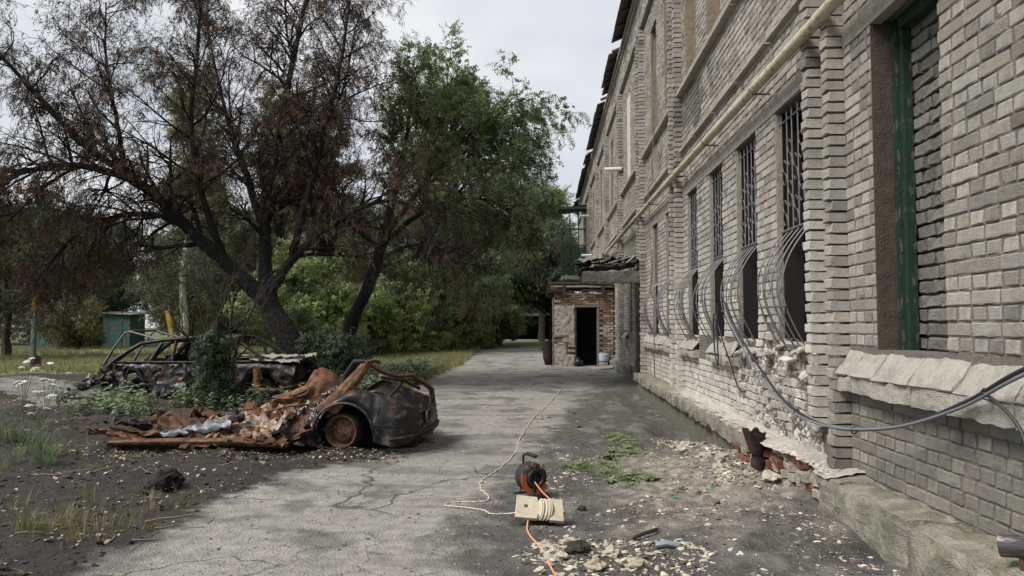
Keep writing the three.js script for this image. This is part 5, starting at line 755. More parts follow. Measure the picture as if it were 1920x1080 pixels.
// leafy trees and bushes: a trunk, limbs to clumps, and sprigs spread through the clumps
function leafyTree(name, label, x, D, o) {
  const R = rng(o.seed), y0 = gy(clamp(x, -60, 60), Math.min(D, 60)), t = thing(name, label, o.cat ?? 'tree', x, y0, D, 0, o.group), tips = [], br = new MB();
  const lo = Math.min(...o.blobs.map((b) => b[1] - b[4])), topY = Math.max(...o.blobs.map((b) => b[1]));
  const stems = o.stems ?? 1;
  for (let s = 0; s < stems; s++) { const ex = stems > 1 ? (R() - 0.5) * 0.8 : 0, P = []; for (let k = 0; k <= 5; k++) P.push(v3(ex * (0.3 + k / 5) + 0.12 * N2(k * 0.5 + s, o.seed), lerp(-0.1, topY * 0.85, k / 5), stems > 1 ? (R() - 0.5) * 0.3 * k : 0.1 * N2(k, o.seed))); limb(br, P, o.r, o.r * 0.25, 9); }
  if (o.r > 0.02) obj(stems > 1 ? 'stems' : 'trunk', br.geo(), o.bark ?? brownBark, t);
  const tw = new MB();
  for (const [bx, by, bz, rx, ry, n] of o.blobs) {
    const clumps = Math.max(4, Math.round(rx * ry * (o.clumps ?? 7)));
    for (let c = 0; c < clumps; c++) {
      const d = v3(R() * 2 - 1, R() * 2 - 1, R() * 2 - 1).normalize(), f = 0.35 + 0.65 * Math.sqrt(R()), cx = bx + d.x * rx * f, cy = by + d.y * ry * f, cz = bz + d.z * rx * f; if (cy < 0.15) continue;
      if (o.r > 0.02) { const a = v3(bx * 0.3, Math.max(0.3, Math.min(cy - 0.4, topY * 0.8) * (0.55 + 0.3 * R())), bz * 0.3), e = v3(cx, cy, cz); tw.tube([a, a.clone().lerp(e, 0.5).add(v3(0, 0.15, 0)), e], [o.r * 0.22, o.r * 0.12, 0.006], 4); }
      const cr = (o.clump ?? 0.5) * (0.6 + 0.7 * R()), m = Math.round(n / clumps);
      for (let k = 0; k < m; k++) { const e = v3(R() * 2 - 1, (R() * 2 - 1) * 0.75, R() * 2 - 1); if (e.lengthSq() > 1) e.normalize().multiplyScalar(R()); const p = v3(cx + e.x * cr, cy + e.y * cr, cz + e.z * cr); if (p.y < 0.05) continue; tips.push([p, v3(d.x + e.x, d.y * 0.6 + e.y * 0.5 + 0.15, d.z + e.z)]); }
    }
  }
  if (o.r > 0.02) obj('limbs', tw.geo(), o.bark ?? brownBark, t);
  const [cr, cg, cb] = o.col; leafSet('crown', R, tips, SPR[o.leaf ?? 'green'], leafMat, (p, Q) => { const k = 0.7 + 0.6 * Q() + 0.2 * N3(p.x, p.y, p.z), yl = Q() < (o.brown ?? 0) ? 1 : 0; return yl ? C(0.13, 0.085, 0.035) : C(cr * k, cg * k, cb * k); }, o.size ?? 1, t, o.hang ?? 0.25);
  return t;
}
{
  const G1 = [0.15, 0.21, 0.06], G2 = [0.11, 0.165, 0.055], G3 = [0.18, 0.24, 0.065], GD = [0.045, 0.075, 0.03], GO = [0.18, 0.185, 0.065];
  leafyTree('green_tree', 'tall airy green tree rising behind the scorched tree', -5.5, 36.5, { seed: 1, r: 0.26, col: [0.20, 0.25, 0.11], blobs: [[0, 14.0, 0, 1.6, 2.7, 640], [1.3, 11.6, 0, 2.7, 2.3, 860], [-0.9, 10.8, 0, 2.5, 2.7, 760], [3.2, 9.3, 0, 2.4, 2.1, 760], [0.4, 7.6, -0.6, 3.2, 2.2, 760], [3.6, 6.6, -0.4, 2.0, 1.7, 460]], size: 1.5, clump: 0.58, clumps: 5.5 });
  leafyTree('green_tree', 'broad green tree overhanging the far end of the path', -3.6, 55, { seed: 2, r: 0.25, col: G1, blobs: [[0, 7.6, 0, 2.6, 2.4, 2400], [1.4, 5.2, 0, 2.2, 2.2, 2000], [-1.6, 5.0, 0, 2.6, 2.6, 1800], [1.2, 3.0, 0.5, 1.8, 1.4, 1100]], size: 1.7, clump: 0.8 });
  leafyTree('green_tree', 'tall green tree behind the garage at the far end', -0.4, 62, { seed: 3, r: 0.3, col: G1, blobs: [[0, 10.5, 0, 2.4, 2.8, 2400], [0.8, 7.0, 0, 2.6, 2.8, 2200], [-1.8, 8.0, 0, 2.8, 2.8, 1900]], size: 2.2, clump: 1.0 });
  leafyTree('dark_tree', 'dark green tree beside the far end of the building', 0.4, 56, { seed: 4, r: 0.25, col: GD, blobs: [[0, 6.2, 0, 2.2, 2.8, 2200], [-0.6, 4.2, 0.6, 2.4, 1.6, 1300]], size: 1.9, clump: 0.9 });
  const bushes = [[-8.4, 31.5, 1.9, 4.3, G3, 'leafy box-elder bush right behind the scorched trunk'], [-6.8, 34.5, 2.0, 4.7, G3, 'bright green leafy bush by the path, second along'], [-5.6, 38.5, 2.0, 4.8, G3, 'tall leafy bush by the path, third along'], [-4.9, 43, 2.0, 4.6, G1, 'rounded leafy bush by the path, fourth along'], [-4.3, 48.5, 2.2, 5.2, G1, 'last big leafy bush before the path turns dark']];
  bushes.forEach(([x, D, r, h, c, lab], i) => leafyTree('leafy_bush', lab, x, D, { cat: 'bush', group: 'bushes along the path', seed: 20 + i, r: 0.05, stems: 4, leaf: 'maple', col: c, blobs: [[0, h * 0.62, 0, r * 0.85, h * 0.36, 520], [r * 0.45, h * 0.36, 0.3, r * 0.7, h * 0.3, 400], [-r * 0.5, h * 0.38, 0.2, r * 0.75, h * 0.32, 400], [0.1, h * 0.2, 0.5, r * 0.85, h * 0.18, 260]], size: 1.25 + i * 0.12, clump: 0.5, hang: 0.45 }));
  leafyTree('leafy_bush', 'light green thicket between the two burnt trees', -9.2, 27.5, { cat: 'bush', seed: 31, r: 0.05, stems: 4, leaf: 'maple', col: G3, blobs: [[0, 2.7, 0, 1.6, 1.5, 1300], [1.2, 1.5, 0, 1.2, 1.2, 900], [-1.3, 1.6, 0, 1.3, 1.2, 900]], size: 1.0, clump: 0.5 });
  leafyTree('leafy_bush', 'dark green shrub at the foot of the leaning trunk', -4.75, 16.9, { cat: 'bush', seed: 32, r: 0.03, stems: 4, leaf: 'green', col: GD, blobs: [[0, 0.7, 0, 0.75, 0.6, 700], [0.5, 0.4, 0.2, 0.6, 0.4, 350]], size: 0.85, clump: 0.3 });
  leafyTree('leafy_bush', 'pale green shrub between leaning trunk and hatchback roof', -7.0, 19.5, { cat: 'bush', seed: 33, r: 0.04, stems: 3, leaf: 'green', col: G1, blobs: [[0, 1.3, 0, 1.0, 0.9, 800], [0.8, 0.7, 0.2, 0.8, 0.6, 450]], size: 0.95, clump: 0.4 });
  leafyTree('round_bush', 'olive bush standing between the two turquoise sheds', -26.2, 40.5, { cat: 'bush', seed: 34, r: 0.06, stems: 4, leaf: 'green', col: GO, brown: 0.2, blobs: [[0, 1.6, 0, 1.7, 1.3, 1500], [-0.8, 1.0, 0, 1.3, 0.9, 700]], size: 1.4, clump: 0.6 });
  // yellow-green poplars showing through the burnt crown
  [[-16.6, 34, 13.2, 'tall yellow-green poplar behind the left side of the burnt crown'], [-13.2, 36, 14.0, 'tall poplar seen through the middle of the burnt crown'], [-10.0, 33, 11.2, 'poplar seen just left of the scorched tree'], [-20.5, 42, 12.0, 'poplar seen through the left arm of the burnt crown']].forEach(([x, D, h, lab], i) => leafyTree('poplar_tree', lab, x, D, { seed: 40 + i, r: 0.2, col: GO, brown: 0.12, blobs: [[0, h * 0.86, 0, 1.1, h * 0.14, 700], [0, h * 0.66, 0, 1.6, h * 0.18, 1300], [0.3, h * 0.42, 0, 2.0, h * 0.2, 1500], [-0.5, h * 0.22, 0, 1.9, h * 0.14, 900]], size: 1.5, clump: 0.6, group: 'poplars behind the burnt crown' }));
  // dark wood edge at the far side of the grass
  const far = [[-44, 52, 10], [-38.5, 50, 11], [-33, 53, 10], [-30.5, 46, 8.5], [-24.0, 53, 10.5], [-20.5, 50, 9], [-17, 52, 11], [-13.5, 47, 9], [-10.2, 50, 10], [-7.6, 45, 9], [-5.8, 52, 11], [-41, 66, 12], [-34, 68, 13], [-27.5, 66, 12], [-21.5, 68, 13], [-15, 66, 13], [-9, 68, 13]];
  const where = ['at the left edge', 'second from the left', 'behind the tee-shaped pole', 'over the left turquoise shed', 'over the right turquoise shed', 'right of the turquoise sheds', 'behind the pale birch trunk', 'behind the leaning post', 'behind the leaning trunk', 'left of the crooked trunk', 'behind the path-side bushes', 'in the back row at the left edge', 'in the back row above the pole', 'in the back row above the olive bush', 'in the back row left of the birch', 'in the back row right of the birch', 'in the back row above the crooked trunk'];
  far.forEach(([x, D, h], i) => leafyTree('dark_tree', (i < 11 ? 'dark green tree at the edge of the grass ' : 'tall dark tree ') + where[i], x, D, { seed: 60 + i, r: 0.22, col: i % 3 === 1 ? G2 : GD, blobs: [[0, h * 0.72, 0, 2.5, h * 0.26, 1700], [1.5, h * 0.45, 0.3, 2.3, h * 0.24, 1300], [-1.5, h * 0.45, 0.2, 2.4, h * 0.25, 1300], [0, h * 0.2, 0.8, 2.6, h * 0.16, 1000]], size: 2.0, clump: 0.95, group: 'trees along the far edge of the grass' }));
  leafyTree('brown_tree', 'rust-brown leafed tree at the left edge behind the tee-shaped pole', -22.5, 30, { seed: 80, r: 0.2, col: [0.075, 0.05, 0.026], blobs: [[0, 5.6, 0, 2.6, 2.0, 1700], [-1.6, 4.2, 0, 2.2, 1.6, 1000], [2.2, 4.2, 0, 2.2, 1.4, 1000]], brown: 0.4, size: 1.4, clump: 0.7, hang: 0.6 });
  leafyTree('dark_tree', 'dark leafy tree rooted left of the tee-shaped pole', -20.9, 27, { seed: 81, r: 0.24, col: GD, blobs: [[0, 4.6, 0, 2.2, 1.6, 1500], [-1.0, 2.8, 0, 1.9, 1.3, 1000], [0.6, 2.5, 0, 1.2, 0.9, 500]], brown: 0.15, size: 1.2, clump: 0.6, hang: 0.5 });
  { const t = thing('birch_trunk', 'pale mottled birch trunk standing behind the hatchback', 'tree', -15.0, 0.05, 30), m = new MB(); limb(m, [v3(0, -0.1, 0), v3(0.08, 1.5, 0), v3(-0.05, 3.2, 0), v3(0.25, 5.6, 0.1)], 0.2, 0.1, 12); obj('trunk', m.geo(), birchBark, t); const R = rng(9), tips = [], mb = { main: new MB(), fine: new MB() }; for (let k = 0; k < 26; k++) branch(mb, R, v3(0.1, 3.4 + R() * 2.2, 0), randDir(R, v3(0, 0.3, 0), 1), 1.6, 0.03, 2, { depth: 4, kids: [0, 4, 4, 3], wander: 0.35, lift: 0, droop: 0.4, spread: 0.8, leafy: 0.7 }, tips); obj('branches', mb.main.geo(), brownBark, t); leafSet('crown', R, tips, SPR.green, leafMat, (p, Q) => C(0.08, 0.10 + 0.03 * Q(), 0.035), 1.5, t, 0.6); }
  // ivy-wrapped stump between the wrecks
  { const t = thing('ivy_stump', 'ivy-covered stump standing between the two burnt cars', 'stump', -5.73, 0.02, 12.6), m = new MB(); limb(m, [v3(0, -0.1, 0), v3(0.02, 0.7, 0), v3(0.06, 1.5, 0)], 0.13, 0.08, 10); obj('trunk', m.geo(), burntBark, t); const R = rng(12), tips = []; for (let k = 0; k < 620; k++) { const y = 0.05 + 1.28 * R(), a = R() * 6.28, r = (0.1 + 0.24 * R() * (1 + 0.5 * N2(a * 1.5, y * 4))) * (y < 0.6 ? 1.25 - y * 0.4 : 1) * sm(1.4, 1.1, y); tips.push([v3(Math.cos(a) * r, y, Math.sin(a) * r), v3(Math.cos(a), 0.2, Math.sin(a))]); } leafSet('ivy_leaves', R, tips, SPR.ivy, leafMat, (p, Q) => { const k = 0.7 + 0.6 * Q(); return C(0.05 * k, 0.092 * k, 0.04 * k); }, 0.7, t, 0.8); }
}
// ---------------------------------------------------------------- cable reel, wound cord board and the cords on the ground
{
  const blackP = mat(C(0.018, 0.018, 0.02), { roughness: 0.45 }), orangeP = mat(C(0.50, 0.13, 0.035), { roughness: 0.5 }), creamC = mat(C(0.60, 0.53, 0.43), { roughness: 0.7 }), orangeC = mat(C(0.68, 0.30, 0.16), { roughness: 0.6 });
  const t = thing('cable_reel', 'black and orange cable reel with a carrying handle standing on the path', 'cable reel', -0.13, gy(-0.13, 6.4), 6.42, 0.52), H = 0.165;
  const disc = (r, a, z0) => { const s = new THREE.Shape(); s.absarc(0, 0, r, 0, 6.2832); const h = new THREE.Path(); h.absarc(0, 0, a, 0, 6.2832); s.holes.push(h); const g = new THREE.ExtrudeGeometry(s, { depth: 0.008, bevelEnabled: true, bevelThickness: 0.004, bevelSize: 0.004, bevelSegments: 2, curveSegments: 40 }); g.translate(0, H, z0); return g; };
  obj('flange', disc(0.15, 0.06, 0.06), blackP, t); obj('flange', disc(0.15, 0.06, -0.09), blackP, t);
  const lathe = (pts, n = 36) => new THREE.LatheGeometry(pts.map(([a, b]) => new THREE.Vector2(a, b)), n).rotateX(Math.PI / 2).translate(0, H, 0);
  obj('hub', lathe([[0.001, 0.055], [0.035, 0.055], [0.045, 0.06], [0.05, 0.1], [0.078, 0.1], [0.084, 0.09], [0.084, -0.085], [0.001, -0.09]]), blackP, t);
  obj('wound_cable', lathe([[0.085, -0.075], [0.12, -0.07], [0.125, -0.03], [0.118, 0.0], [0.124, 0.04], [0.12, 0.055], [0.085, 0.056]]), mat(C(0.03, 0.028, 0.027), { roughness: 0.6, bumpMap: grit, bumpScale: 0.01 }), t);
  const arc = (a0, a1, r0, r1, z0) => { const s = new THREE.Shape(); s.absarc(0, 0, r1, a0, a1, false); s.absarc(0, 0, r0, a1, a0, true); const g = new THREE.ExtrudeGeometry(s, { depth: 0.008, bevelEnabled: false, curveSegments: 20 }); g.translate(0, H, z0); return g; };
  obj('orange_plate', arc(2.75, 4.35, 0.092, 0.138, 0.073), orangeP, t); obj('orange_plate', arc(4.75, 5.75, 0.092, 0.138, 0.073), orangeP, t);
  for (const a of [0.95, 1.75, 2.25]) { const g = new THREE.CylinderGeometry(0.021, 0.021, 0.012, 18).rotateX(Math.PI / 2).translate(Math.cos(a) * 0.115, H + Math.sin(a) * 0.115, 0.076); obj('socket_cap', g, mat(C(0.2, a < 1 ? 0.19 : 0.12, a < 1 ? 0.18 : 0.08), { roughness: 0.6 }), t); }
  obj('handle', new MB().tube([v3(-0.02, H + 0.06, -0.105), v3(-0.02, H + 0.155, -0.11), v3(-0.018, H + 0.178, -0.10), v3(0.0, H + 0.185, -0.06)], 0.011, 8).tube([v3(0.0, H + 0.185, -0.07), v3(0.01, H + 0.183, 0.06)], 0.017, 10, true).geo(), blackP, t);
  obj('stand', new MB().tube([v3(-0.12, 0.012, 0.10), v3(0.12, 0.012, 0.10), v3(0.13, 0.014, 0), v3(0.11, 0.012, -0.12), v3(-0.11, 0.012, -0.12)], 0.011, 7, true).tube([v3(-0.05, 0.012, 0.1), v3(0, H, 0.08)], 0.009, 6).tube([v3(-0.05, 0.012, -0.12), v3(0, H, -0.1)], 0.009, 6).geo(), blackP, t);
  // board with cord wound round its waist, propped up off the ground
  const b = thing('cord_board', 'cream plastic cord winder board with pale cord wound round it, propped before the reel', 'cord winder', -0.05, gy(-0.05, 5.55) + 0.0, 5.56, 0.16);
  const sh = new THREE.Shape(); [[-0.18, -0.085], [-0.025, -0.085], [-0.02, -0.05], [0.07, -0.05], [0.075, -0.09], [0.17, -0.09], [0.165, 0.085], [0.075, 0.085], [0.07, 0.05], [-0.02, 0.05], [-0.025, 0.09], [-0.17, 0.095]].forEach(([x, y], i) => (i ? sh.lineTo(x, y) : sh.moveTo(x, y)));
  const hole = new THREE.Path(); [[-0.12, -0.005], [-0.085, -0.005], [-0.085, 0.028], [-0.12, 0.028]].forEach(([x, y], i) => (i ? hole.lineTo(x, y) : hole.moveTo(x, y))); sh.holes.push(hole);
  const bg = new THREE.ExtrudeGeometry(sh, { depth: 0.024, bevelEnabled: true, bevelThickness: 0.005, bevelSize: 0.005, bevelSegments: 2 }); const T = M4(0, 0.105, 0, -0.82, 0, -0.12); bg.applyMatrix4(T); obj('board', bg, mat(C(0.56, 0.50, 0.40), { roughness: 0.75, map: scaled(stoneCol, 2) }), b);
  const R = rng(3); for (let k = 0; k < 11; k++) { const x = -0.014 + k * 0.0082, p = [], r = 0.062 + 0.012 * (k % 3), sk = 0.02 + 0.012 * R(); for (let q = 0; q <= 20; q++) { const a = q / 20 * 6.2832; p.push(v3(x + sk * Math.sin(a) * 0.9, Math.cos(a) * r, 0.012 + Math.sin(a) * (0.028 + 0.006 * (k % 3))).applyMatrix4(T)); } obj('cord_turn', new MB().tube(p, 0.0052, 6).geo(), creamC, b); }
  obj('prop_block', new MB().add(roughBox(0.2, 0.085, 0.12, 0.04, 0.01, 6), M4(0.03, 0.035, -0.05)).geo(), mat(C(0.03, 0.03, 0.03)), b);
  const gp = (list, lift, n) => new THREE.CatmullRomCurve3(list.map(([x, D, h]) => V(x, gy(x, D) + lift + (h ?? 0), D)), false, 'centripetal').getPoints(n);
  const wig = (pts) => pts.map((p, i) => v3(p.x + 0.012 * N2(i * 0.35, 3), p.y, p.z + 0.012 * N2(i * 0.35, 8)));
  tag(obj('cream_cord', new MB().tube(wig(gp([[1.25, 25.2], [1.0, 22.5], [0.46, 18.15], [0.2, 15.4], [-0.04, 13.12], [-0.2, 11.6], [-0.26, 10.71], [-0.34, 9.5], [-0.36, 8.48], [-0.5, 7.41], [-0.6, 7.02], [-0.59, 6.68], [-0.48, 6.25], [-0.5, 6.13], [-0.63, 6.1], [-0.79, 6.06], [-0.8, 5.96], [-0.66, 5.92], [-0.5, 5.86], [-0.42, 5.74], [-0.32, 5.76], [-0.22, 5.7, 0.03], [-0.12, 5.6, 0.09]], 0.007, 260)), 0.0052, 7).geo(), creamC), 'pale cord snaking along the path from the porch doorway to the reel', 'cord');
  tag(obj('orange_cord', new MB().tube(gp([[-0.1, 6.33, 0.14], [-0.04, 6.25, 0.08], [0.06, 6.15, 0.02], [0.13, 6.0], [0.13, 5.85], [0.07, 5.74, 0.03]], 0.007, 50), 0.0065, 7).geo(), orangeC), 'short orange cord looping from the reel hub to the winder board', 'cord');
  tag(obj('orange_cord', new MB().tube(gp([[-0.13, 5.52, 0.05], [-0.14, 5.4], [-0.11, 5.2], [-0.05, 5.0], [-0.01, 4.8], [0.02, 4.57], [0.06, 4.35], [0.12, 4.1], [0.2, 3.7]], 0.007, 60), 0.0065, 7).geo(), orangeC), 'orange cord running from the winder board out of the frame bottom', 'cord');
}
// dark cloth caught in the branches
{
  const t = thing('hanging_jacket', 'torn black cloth caught in the bare branches over the path', 'cloth', -2.75, 3.4, 17), m = new MB();
  m.sheet(18, 26, (u, v) => { const w = 0.13 + 0.16 * v * (1 - 0.3 * v), a = (u - 0.5) * 2; return [0.16 - 0.34 * v + a * w * 0.8, 0.42 - 0.82 * v + 0.06 * N2(u * 3, v * 3) - 0.05 * Math.abs(a), 0.07 * Math.sin(u * 9 + v * 3) + 0.03 * N2(u * 5, v * 6), u, v]; }); obj('cloth', m.geo(), mat(C(0.03, 0.032, 0.04), { roughness: 0.6 }), t);
  const s = new MB(); s.sheet(8, 14, (u, v) => [0.12 - 0.24 * v + u * 0.16, 0.2 - 0.5 * v, -0.02 + 0.03 * Math.sin(u * 5), u, v]); obj('lining', s.geo(), mat(C(0.20, 0.20, 0.22)), t); obj('sleeve', new MB().tube([v3(0.3, 0.40, 0), v3(0.08, 0.45, 0.02), v3(-0.12, 0.43, 0.03)], [0.02, 0.035, 0.02], 6, true).geo(), mat(C(0.02, 0.02, 0.024)), t); obj('stay', new MB().tube([v3(0.32, 0.36, 0.02), v3(0.02, -0.36, 0.03)], 0.009, 5).geo(), mat(C(0.3, 0.29, 0.28)), t);
}
// pole, post, sheds and stump in the grass
{
  const yellow = mat(C(0.42, 0.30, 0.07), { map: scaled(stoneCol, 1.4) }), teal = mat(C(0.10, 0.15, 0.13), { map: scaled(stoneCol, 1.4) }), turq = mat(C(1, 1, 1), { map: scaled(tex(256, 256, (u, v) => { const r = sm(0.12, 0.3, tfbm(u, v, 7, 700, 5)), n = tfbm(u, v, 10, 710, 4); return [lerp(0.045, 0.13, r), lerp(0.12, 0.085, r), lerp(0.108, 0.06, r)].map((c) => c * (1 + 0.6 * n)); }), 0.45), roughness: 0.75 }), dark = mat(C(0.04, 0.035, 0.03));
  const t = thing('tee_pole', 'tee-shaped washing-line pole painted yellow over grey-green', 'pole', -16.85, 0.02, 23.7); obj('lower_pole', new MB().add(roughBox(0.14, 1.9, 0.14, 0.12, 0.006, 2), M4(0, 0.9, 0)).geo(), teal, t); obj('upper_pole', new MB().add(roughBox(0.145, 0.64, 0.145, 0.12, 0.006, 3), M4(0, 2.18, 0)).geo(), yellow, t); obj('cross_bar', new MB().tube([v3(-1.0, 2.56, 0), v3(0.9, 2.52, 0)], 0.03, 6, true).geo(), dark, t);
  const p = thing('leaning_post', 'yellow post leaning behind the hatchback roof', 'post', -11.15, 0.02, 22); obj('post_shaft', new MB().add(roughBox(0.13, 1.9, 0.13, 0.12, 0.006, 4), M4(-0.12, 0.9, 0, 0, 0, 0.2)).geo(), yellow, p); obj('post_cap', new MB().add(roughBox(0.15, 0.05, 0.15, 0.05, 0.004, 5), M4(-0.31, 1.86, 0, 0, 0, 0.2)).geo(), yellow, p);
  const shed = (x, D, w, h, lab) => { const s = thing('turquoise_shed', lab, 'shed', x, 0.05, D); for (let k = 0; k < 8; k++) obj('wall_board', new MB().box(-w / 2 + k * w / 8, -w / 2 + (k + 1) * w / 8 - 0.012, 0, h, w / 2, w / 2 - 0.04).geo(), turq, s); const m = new MB(); m.box(-w / 2, -w / 2 + 0.05, 0, h, w / 2 - 0.05, -w / 2); m.box(w / 2 - 0.05, w / 2, 0, h, w / 2 - 0.05, -w / 2); m.box(-w / 2 + 0.06, w / 2 - 0.06, 0, h, -w / 2 + 0.05, -w / 2); obj('wall', m.geo(), turq, s); obj('shed_roof', new MB().add(roughBox(w + 0.4, 0.07, w + 0.4, 0.3, 0.01, 3), M4(0, h + 0.06, 0, 0.06, 0, -0.05)).geo(), mat(C(0.28, 0.26, 0.22), { map: stoneCol }), s); obj('door', new MB().box(-0.35, 0.35, 0.05, h * 0.8, w / 2 + 0.03, w / 2 + 0.006).geo(), turq, s); };
  shed(-26.2, 45, 1.7, 2.1, 'small turquoise shed with a pale roof, right of the olive bush'); shed(-29.8, 44, 1.9, 1.7, 'low turquoise shed showing left of the olive bush');
  const st = tag(obj('tree_stump', new MB().sheet(16, 8, (u, v) => { const a = u * 6.2832, r = 0.2 - 0.05 * v + 0.04 * N2(u * 5, v * 2); return [-16.0 + Math.cos(a) * r, -0.05 + 0.5 * v + 0.08 * v * N2(u * 4, 1), -22.6 + Math.sin(a) * r, u, v]; }).geo(), brownBark), 'short jagged stump in the grass right of the tee-shaped pole', 'stump');
  for (const [x, D, h, w] of [[-13.5, 31, 0.75, 'left of the leaning post'], [-11.9, 31, 0.7, 'behind the hatchback window'], [-9.5, 30, 0.8, 'behind the hatchback roof']]) tag(obj('short_post', roughBox(0.13, h, 0.13, 0.1, 0.01, h * 9).translate(x, h / 2 - 0.05, -D), brownBark), 'short dark timber post in the grass ' + w, 'post', 'short posts in the grass');
  const bench = thing('broken_bench', 'dark collapsed bench under the path-side bushes', 'bench', -7.2, 0.08, 30.2); obj('seat', roughBox(1.1, 0.07, 0.4, 0.1, 0.01, 3).rotateZ(0.2).translate(0, 0.42, 0), dark, bench); obj('backrest', roughBox(1.0, 0.3, 0.06, 0.1, 0.01, 4).rotateZ(-0.12).translate(0.1, 0.66, -0.2), dark, bench); for (const x of [-0.4, 0.42]) obj('leg', roughBox(0.09, 0.4, 0.35, 0.1, 0.01, 5).translate(x, 0.2, 0), dark, bench);
}
// ---------------------------------------------------------------- weeds, flowers, grass
function tuft(n, h, w, spread, seed, bend = 0.5) { const R = rng(seed), m = new MB(); for (let k = 0; k < n; k++) { const a = R() * 6.28, r = R() * spread, l = h * (0.5 + 0.6 * R()), b = bend * (0.3 + R()) * l, x = Math.cos(a) * r, z = Math.sin(a) * r, dx = Math.cos(a + R() - 0.5), dz = Math.sin(a + R() - 0.5), s = m.p.length / 3; for (let q = 0; q <= 3; q++) { const f = q / 3, ww = w * (1 - f * 0.9), cx = x + dx * b * f * f, cz = z + dz * b * f * f, cy = l * f * (1 - 0.25 * f * bend); m.vert(cx - dz * ww, cy, cz + dx * ww); m.vert(cx + dz * ww, cy, cz - dx * ww); } for (let q = 0; q < 3; q++) { const v = s + q * 2; m.i.push(v, v + 1, v + 2, v + 1, v + 3, v + 2); } } return m.geo(); }
const TUFT = [1, 2, 3].map((s) => tuft(14, 0.22, 0.004, 0.09, s)), TALL = [4, 5].map((s) => tuft(22, 0.62, 0.007, 0.14, s, 0.75));
function broadPlant(seed, n = 9, len = 0.16, wid = 0.05) { const R = rng(seed), m = new MB(); for (let k = 0; k < n; k++) { const a = k * 2.4 + R() * 0.5, l = len * (0.6 + 0.6 * R()), rise = 0.25 + 0.9 * R(); m.sheet(3, 6, (u, v) => { const w = wid * Math.sin(Math.PI * clamp(0.08 + 0.92 * v)) * (u - 0.5) * 2, r = l * v, y = l * v * rise - l * 0.55 * v * v + 0.25 * Math.abs(w); return [Math.cos(a) * r - Math.sin(a) * w, y + 0.01, Math.sin(a) * r + Math.cos(a) * w]; }); } return m.geo(); }
const BROAD = [1, 2, 3].map((s) => broadPlant(s));
{
  const R = rng(606);
  const patch = (name, label, geos, pts, col, m = leafMat) => geos.forEach((g, gi) => { const list = pts.filter((_, i) => i % geos.length === gi); if (!list.length) return; const o = inst(name, g, m, list.map(([x, D, s]) => M4(x, gy(x, D) - 0.005, -D, (R() - 0.5) * 0.4, R() * 6.28, (R() - 0.5) * 0.4, s, s * (0.8 + 0.4 * R()), s)), list.map(() => col(R))); tag(o, label, null, null, 'stuff'); });
  const fresh = (Q) => { const k = 0.7 + 0.6 * Q(); return C(0.17 * k, 0.22 * k, 0.07 * k); }, dryG = (Q) => { const k = 0.7 + 0.6 * Q(), d = Q(); return C(lerp(0.17, 0.32, d) * k, lerp(0.21, 0.27, d) * k, lerp(0.07, 0.13, d) * k); }, deep = (Q) => { const k = 0.7 + 0.6 * Q(); return C(0.11 * k, 0.165 * k, 0.06 * k); };
  const cl = (cx, cD, rx, rD, n, s0, s1) => Array.from({ length: n }, () => { const a = R() * 6.28, r = Math.sqrt(R()); return [cx + Math.cos(a) * r * rx, cD + Math.sin(a) * r * rD, lerp(s0, s1, R())]; });
  patch('asphalt_weeds', 'fresh green weeds sprouting through the asphalt strip', BROAD, [...cl(0.95, 9.6, 0.16, 0.7, 34, 0.25, 0.65), ...cl(0.85, 8.5, 0.26, 0.3, 30, 0.25, 0.65), ...cl(0.45, 7.7, 0.25, 0.3, 24, 0.25, 0.55), ...cl(0.8, 7.1, 0.22, 0.22, 22, 0.25, 0.55), ...cl(0.3, 11.5, 0.5, 1.2, 14, 0.2, 0.35)], fresh);
  patch('asphalt_weeds', 'fresh green weeds sprouting through the asphalt strip', TUFT, [...cl(0.95, 9.4, 0.25, 1.0, 46, 0.3, 0.6), ...cl(0.8, 7.2, 0.25, 0.3, 24, 0.3, 0.6), ...cl(0.5, 7.7, 0.3, 0.4, 34, 0.3, 0.6), ...cl(1.6, 14, 0.4, 3, 30, 0.3, 0.6)], fresh);
  const field = []; for (let k = 0; k < 6000; k++) { const D = 15.5 + 26 * R(), x = leftEdge(D) - 0.05 - 3.8 * Math.pow(R(), 1.3); field.push([x, D, 0.4 + 0.7 * R()]); } for (let k = 0; k < 26000; k++) { const D = 17 + 30 * R() * R(), x = lerp(-40, -3.3, R()); if (zone(x, D) === 3 && Math.abs(x) < D * 0.8 + 2) field.push([x, D, 0.55 + 0.7 * R()]); }
  patch('dry_grass', 'dry yellow-green grass covering the yard behind the wrecks', TUFT, field, dryG);
  patch('low_greenery', 'low leafy greenery growing beside the path and the wrecks', [...SPR.green, ...SPR.maple], [...cl(-4.2, 19.4, 1.1, 2.6, 420, 0.6, 1.3), ...cl(-4.0, 22, 0.8, 3, 220, 0.5, 1.0), ...cl(-4.2, 15.6, 0.9, 1.2, 160, 0.7, 1.4), ...cl(-3.6, 18.2, 0.5, 0.6, 90, 0.7, 1.3)], deep);
  patch('low_greenery', 'low leafy greenery growing beside the path and the wrecks', [...SPR.green, ...SPR.maple], [...cl(-7.0, 11.7, 0.7, 0.5, 70, 0.5, 1.1), ...cl(-7.9, 12.9, 0.8, 0.5, 50, 0.6, 1.3), ...cl(-6.3, 11.2, 0.5, 0.3, 22, 0.4, 0.8), ...cl(-5.6, 12.4, 0.8, 0.4, 60, 0.5, 1.1), ...cl(-4.6, 13.0, 0.7, 0.6, 60, 0.6, 1.2), ...cl(-6.3, 13.4, 0.6, 0.3, 40, 0.6, 1.2)], (Q) => { const k = 0.7 + 0.6 * Q(); return C(0.13 * k, 0.19 * k, 0.065 * k); });
